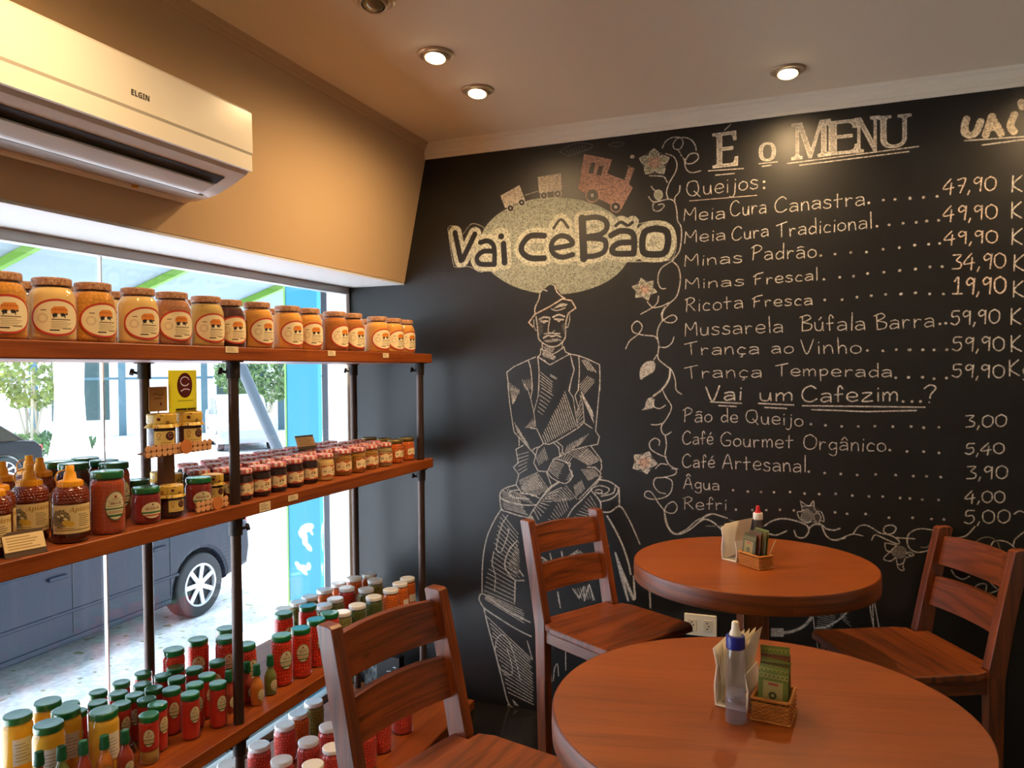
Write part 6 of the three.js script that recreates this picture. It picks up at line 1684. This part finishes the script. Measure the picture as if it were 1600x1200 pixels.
function car(px, pz, dirx, dirz, paint, label, suv = 0, rearFirst = 1) {
  // local x forward, y up, z across; origin under the rear axle
  const t = thing('parked_car', label, 'car', [px, GY, pz], Math.atan2(-dirz, dirx), 'cars parked in the street');
  const w = 1.72, h = suv ? 1.25 : 1, side = [[-0.72, 0.36], [-0.76, 0.55], [-0.74, 0.8 * h], [-0.6, 0.94 * h], ...(suv ? [[-0.5, 1.0]] : [[-0.35, 0.97]]), [2.55, 0.9 * h], [3.1, 0.82 * h], [3.3, 0.66], [3.32, 0.42], [3.2, 0.26], [2.95, 0.24]];
  const arch = (cx) => { const p = []; for (let k = 0; k <= 12; k++) { const a = Math.PI * k / 12; p.push([cx + 0.36 * Math.cos(a), 0.28 + 0.39 * Math.sin(a)]); } return p; };
  const outline = [...side, ...arch(2.58), [2.18, 0.22], [0.4, 0.22], ...arch(0), [-0.4, 0.3]];
  obj('body', prism(outline, w, 0.05).translate(0, 0, -w / 2), paint, t);
  const roof = suv ? [[-0.62, 0.95], [-0.5, 1.62], [-0.3, 1.68], [1.3, 1.68], [1.6, 1.62], [2.3, 1.05], [2.3, 0.95]] : [[-0.5, 0.92], [0.05, 1.34], [0.4, 1.41], [1.2, 1.41], [1.5, 1.35], [2.25, 0.94], [2.25, 0.85]];
  obj('cabin', prism(roof, w - 0.22, 0.06).translate(0, 0, -(w - 0.22) / 2), paint, t);
  const dark = phy({ color: 0x0c1114, roughness: 0.12, specularIntensity: 0.4 }), trim = std({ color: 0xb5bac0, roughness: 0.3, metalness: 0.6 }), rubber = std({ color: 0x17181a, roughness: 0.8 }), gap = std({ color: 0x10131a, roughness: 0.7 });
  const wy = suv ? [1.02, 1.56] : [0.97, 1.32];
  for (const s of [-1, 1]) {
    const z = s * (w / 2 - 0.105);
    obj('side_window', [prism([[-0.3 - 0.1 * suv, wy[0]], [0.12 - 0.4 * suv, wy[1]], [0.62, wy[1] + 0.02], [0.62, wy[0]]], 0.012).translate(0, 0, z - 0.006)], dark, t);
    obj('side_window', [prism([[0.7, wy[0]], [0.7, wy[1] + 0.02], [1.4, wy[1]], [1.98, wy[0]]], 0.012).translate(0, 0, z - 0.006)], dark, t);
    const zo = s * (w / 2 + 0.001);
    for (const x of [0.4, 1.45]) { const d = obj('door_seam', [bx(0.01, 0.6 * h, 0.006, x, 0.6 * h + 0.02, zo)], gap, t); obj('door_handle', rb(0.17, 0.03, 0.03, 0.01, x + 0.14, 0.8 * h, zo + s * 0.012), paint, d); }
    obj('side_moulding', rb(2.0, 0.028, 0.02, 0.008, 1.3, 0.5, zo), paint, t); obj('sill', rb(1.75, 0.045, 0.03, 0.012, 1.28, 0.27, zo), paint, t);
    for (const cx of [0, 2.58]) {
      const wheel = new THREE.Group(); wheel.name = 'wheel'; wheel.position.set(cx, 0.315, s * (w / 2 - 0.1)); t.add(wheel);
      obj('tyre', lathe([[0.21, -0.09], [0.3, -0.095], [0.315, -0.07], [0.315, 0.07], [0.3, 0.095], [0.21, 0.09], [0.21, -0.09]], 40).rotateX(Math.PI / 2), rubber, wheel);
      const spokes = []; for (let k = 0; k < 7; k++) { const a = k / 7 * 6.283; spokes.push(rb(0.19, 0.045, 0.02, 0.006, 0.11, 0, 0).rotateZ(a)); }
      obj('rim', [lathe([[0.195, -0.02], [0.212, -0.02], [0.212, 0.02], [0.195, 0.02], [0.195, -0.02]], 40).rotateX(Math.PI / 2), new THREE.CylinderGeometry(0.05, 0.05, 0.03, 20).rotateX(Math.PI / 2), ...spokes].map((g) => g.translate(0, 0, s * 0.075)), std({ color: 0xd9dde0, roughness: 0.3, metalness: 0.5 }), wheel);
      obj('wheel_disc', new THREE.CylinderGeometry(0.2, 0.2, 0.02, 30).rotateX(Math.PI / 2).translate(0, 0, s * 0.04), gap, wheel);
    }
    obj('tail_light', rb(0.06, 0.13, 0.28, 0.02, -0.72, 0.8 * h - 0.02, s * (w / 2 - 0.17)), std({ color: 0xb3281c, roughness: 0.2 }), t);
  }
  return t;
}
const paintBlue = phy({ color: 0x141a26, roughness: 0.34, specularIntensity: 0.35 }), paintBlack = phy({ color: 0x0c0e12, roughness: 0.3, specularIntensity: 0.4 }), paintWhite = phy({ color: 0x7b8288, roughness: 0.35, specularIntensity: 0.5 });
car(-6.48, -3.12, 0.03, 1, paintBlue, 'dark blue-grey sedan parked close to the shop window');
car(-17.15, -9.0, -0.35, 0.94, paintBlack, 'black car parked farther down the street at the left edge');
car(-18.4, -18.2, 0.75, 0.66, paintWhite, 'white off-road car in the distance behind the front post', 1);
tag(obj('leaning_pole', rod([-7.30, GY, -7.25], [-8.62, 2.16, -6.80], 0.085, 16), std({ color: 0x343d44, roughness: 0.5 })), 'thick grey pole leaning across the white off-road car', 'pole');
// planting and the building across the street
const leafGeo = (() => { const g = new THREE.PlaneGeometry(0.1, 0.2, 1, 2), p = g.attributes.position; for (let i = 0; i < p.count; i++) { if (Math.abs(p.getY(i)) > 0.06) p.setX(i, p.getX(i) * 0.15); } return g; })();
const leafMats = [0x40592a, 0x626f34, 0x38542f].map((c) => phy({ color: c, roughness: 1, transmission: 0.35, thickness: 0, side: THREE.DoubleSide }));
function shrub(x, z, rx, ry, n, mat, label, y0 = 0.3, stems = 4) {
  const t = thing('shrub', label, 'shrub', [x, GY, z], 0, 'planting across the street');
  for (let k = 0; k < stems; k++) obj('stem', rod([rnd(-0.2, 0.2), 0, rnd(-0.2, 0.2)], [rnd(-0.6, 0.6) * rx, y0 + ry, rnd(-0.6, 0.6) * rx], 0.04, 6), std({ color: 0x9b9384, roughness: 0.9 }), t);
  const m = new THREE.InstancedMesh(leafGeo, mat, n), q = new THREE.Object3D(); m.name = 'foliage'; m.userData.kind = 'stuff';
  for (let k = 0; k < n; k++) { const a = rnd(0, 6.283), b = Math.acos(rnd(-1, 1)), r = Math.cbrt(rnd(0.3, 1)); q.position.set(rx * r * Math.sin(b) * Math.cos(a), y0 + ry + ry * r * Math.cos(b), rx * r * Math.sin(b) * Math.sin(a)); q.rotation.set(rnd(0, 6), rnd(0, 6), rnd(0, 6)); q.scale.setScalar(rnd(0.7, 1.5)); q.updateMatrix(); m.setMatrixAt(k, q.matrix); }
  t.add(m);
}
shrub(-21.5, -13.2, 1.0, 1.3, 900, leafMats[1], 'loose yellow-green shrub left of the pale tree trunk', 1.3, 6);
shrub(-21.2, -12.9, 1.7, 0.32, 800, leafMats[2], 'low green hedge at the foot of the pale tree', 0.05, 0);
shrub(-19.8, -21.4, 1.8, 1.2, 2200, leafMats[0], 'tall green bush behind the white off-road car', 1.2, 3);
{
  const t = thing('spiky_plant', 'large spiky plant behind the black car', 'plant', [-19.6, GY, -9.9]);
  for (let k = 0; k < 34; k++) { const a = rnd(0, 6.283), l = rnd(1.3, 2.2), o = rnd(0.25, 0.95); const g = new THREE.PlaneGeometry(0.09, l, 1, 8).translate(0, l / 2, 0), p = g.attributes.position; for (let i = 0; i < p.count; i++) { const y = p.getY(i) / l; p.setX(i, p.getX(i) * (1 - y * y)); p.setZ(i, o * l * y * y * 0.8); p.setY(i, l * (y - 0.32 * o * y * y)); } g.computeVertexNormals(); obj('leaf', g.rotateY(a), leafMats[k % 2], t); }
}
{
  const t = thing('tree', 'pale broad tree trunk across the street', 'tree', [-17.6, GY, -11.3]);
  obj('trunk', lathe([[0.75, 0], [0.5, 0.35], [0.37, 1], [0.33, 2], [0.36, 3], [0.3, 6]], 20), std({ color: 0xd9d2c4, roughness: 0.95 }), t);
}
{
  const t = thing('building', 'pale building with blue steel posts and glazing across the street', 'building', [-27.9, GY, -18], 0.75);
  obj('wall', box(-16, 16, 0, 7, -0.4, 0), std({ color: 0xdfe4e4, roughness: 0.9 }), t);
  const steel = std({ color: 0x36535f, roughness: 0.6 }), glass = std({ color: 0x2f4546, roughness: 0.25 });
  for (let k = 0; k < 9; k++) { obj('post', box(-12 + k * 3, -11.75 + k * 3, 0, 6, 0.6, 0.85), steel, t); if (k % 2 === 0) obj('window', box(-11.4 + k * 3, -9.4 + k * 3, 0.6, 4.6, 0.001, 0.05), glass, t); }
  obj('rail', box(-12, 12, 2.2, 2.3, 0.65, 0.8), steel, t);
}

scene.traverse((o) => { if (o.isMesh || o.isLight) { o.castShadow = true; if (o.isMesh) o.receiveShadow = true; } });
renderer.render(scene, camera);
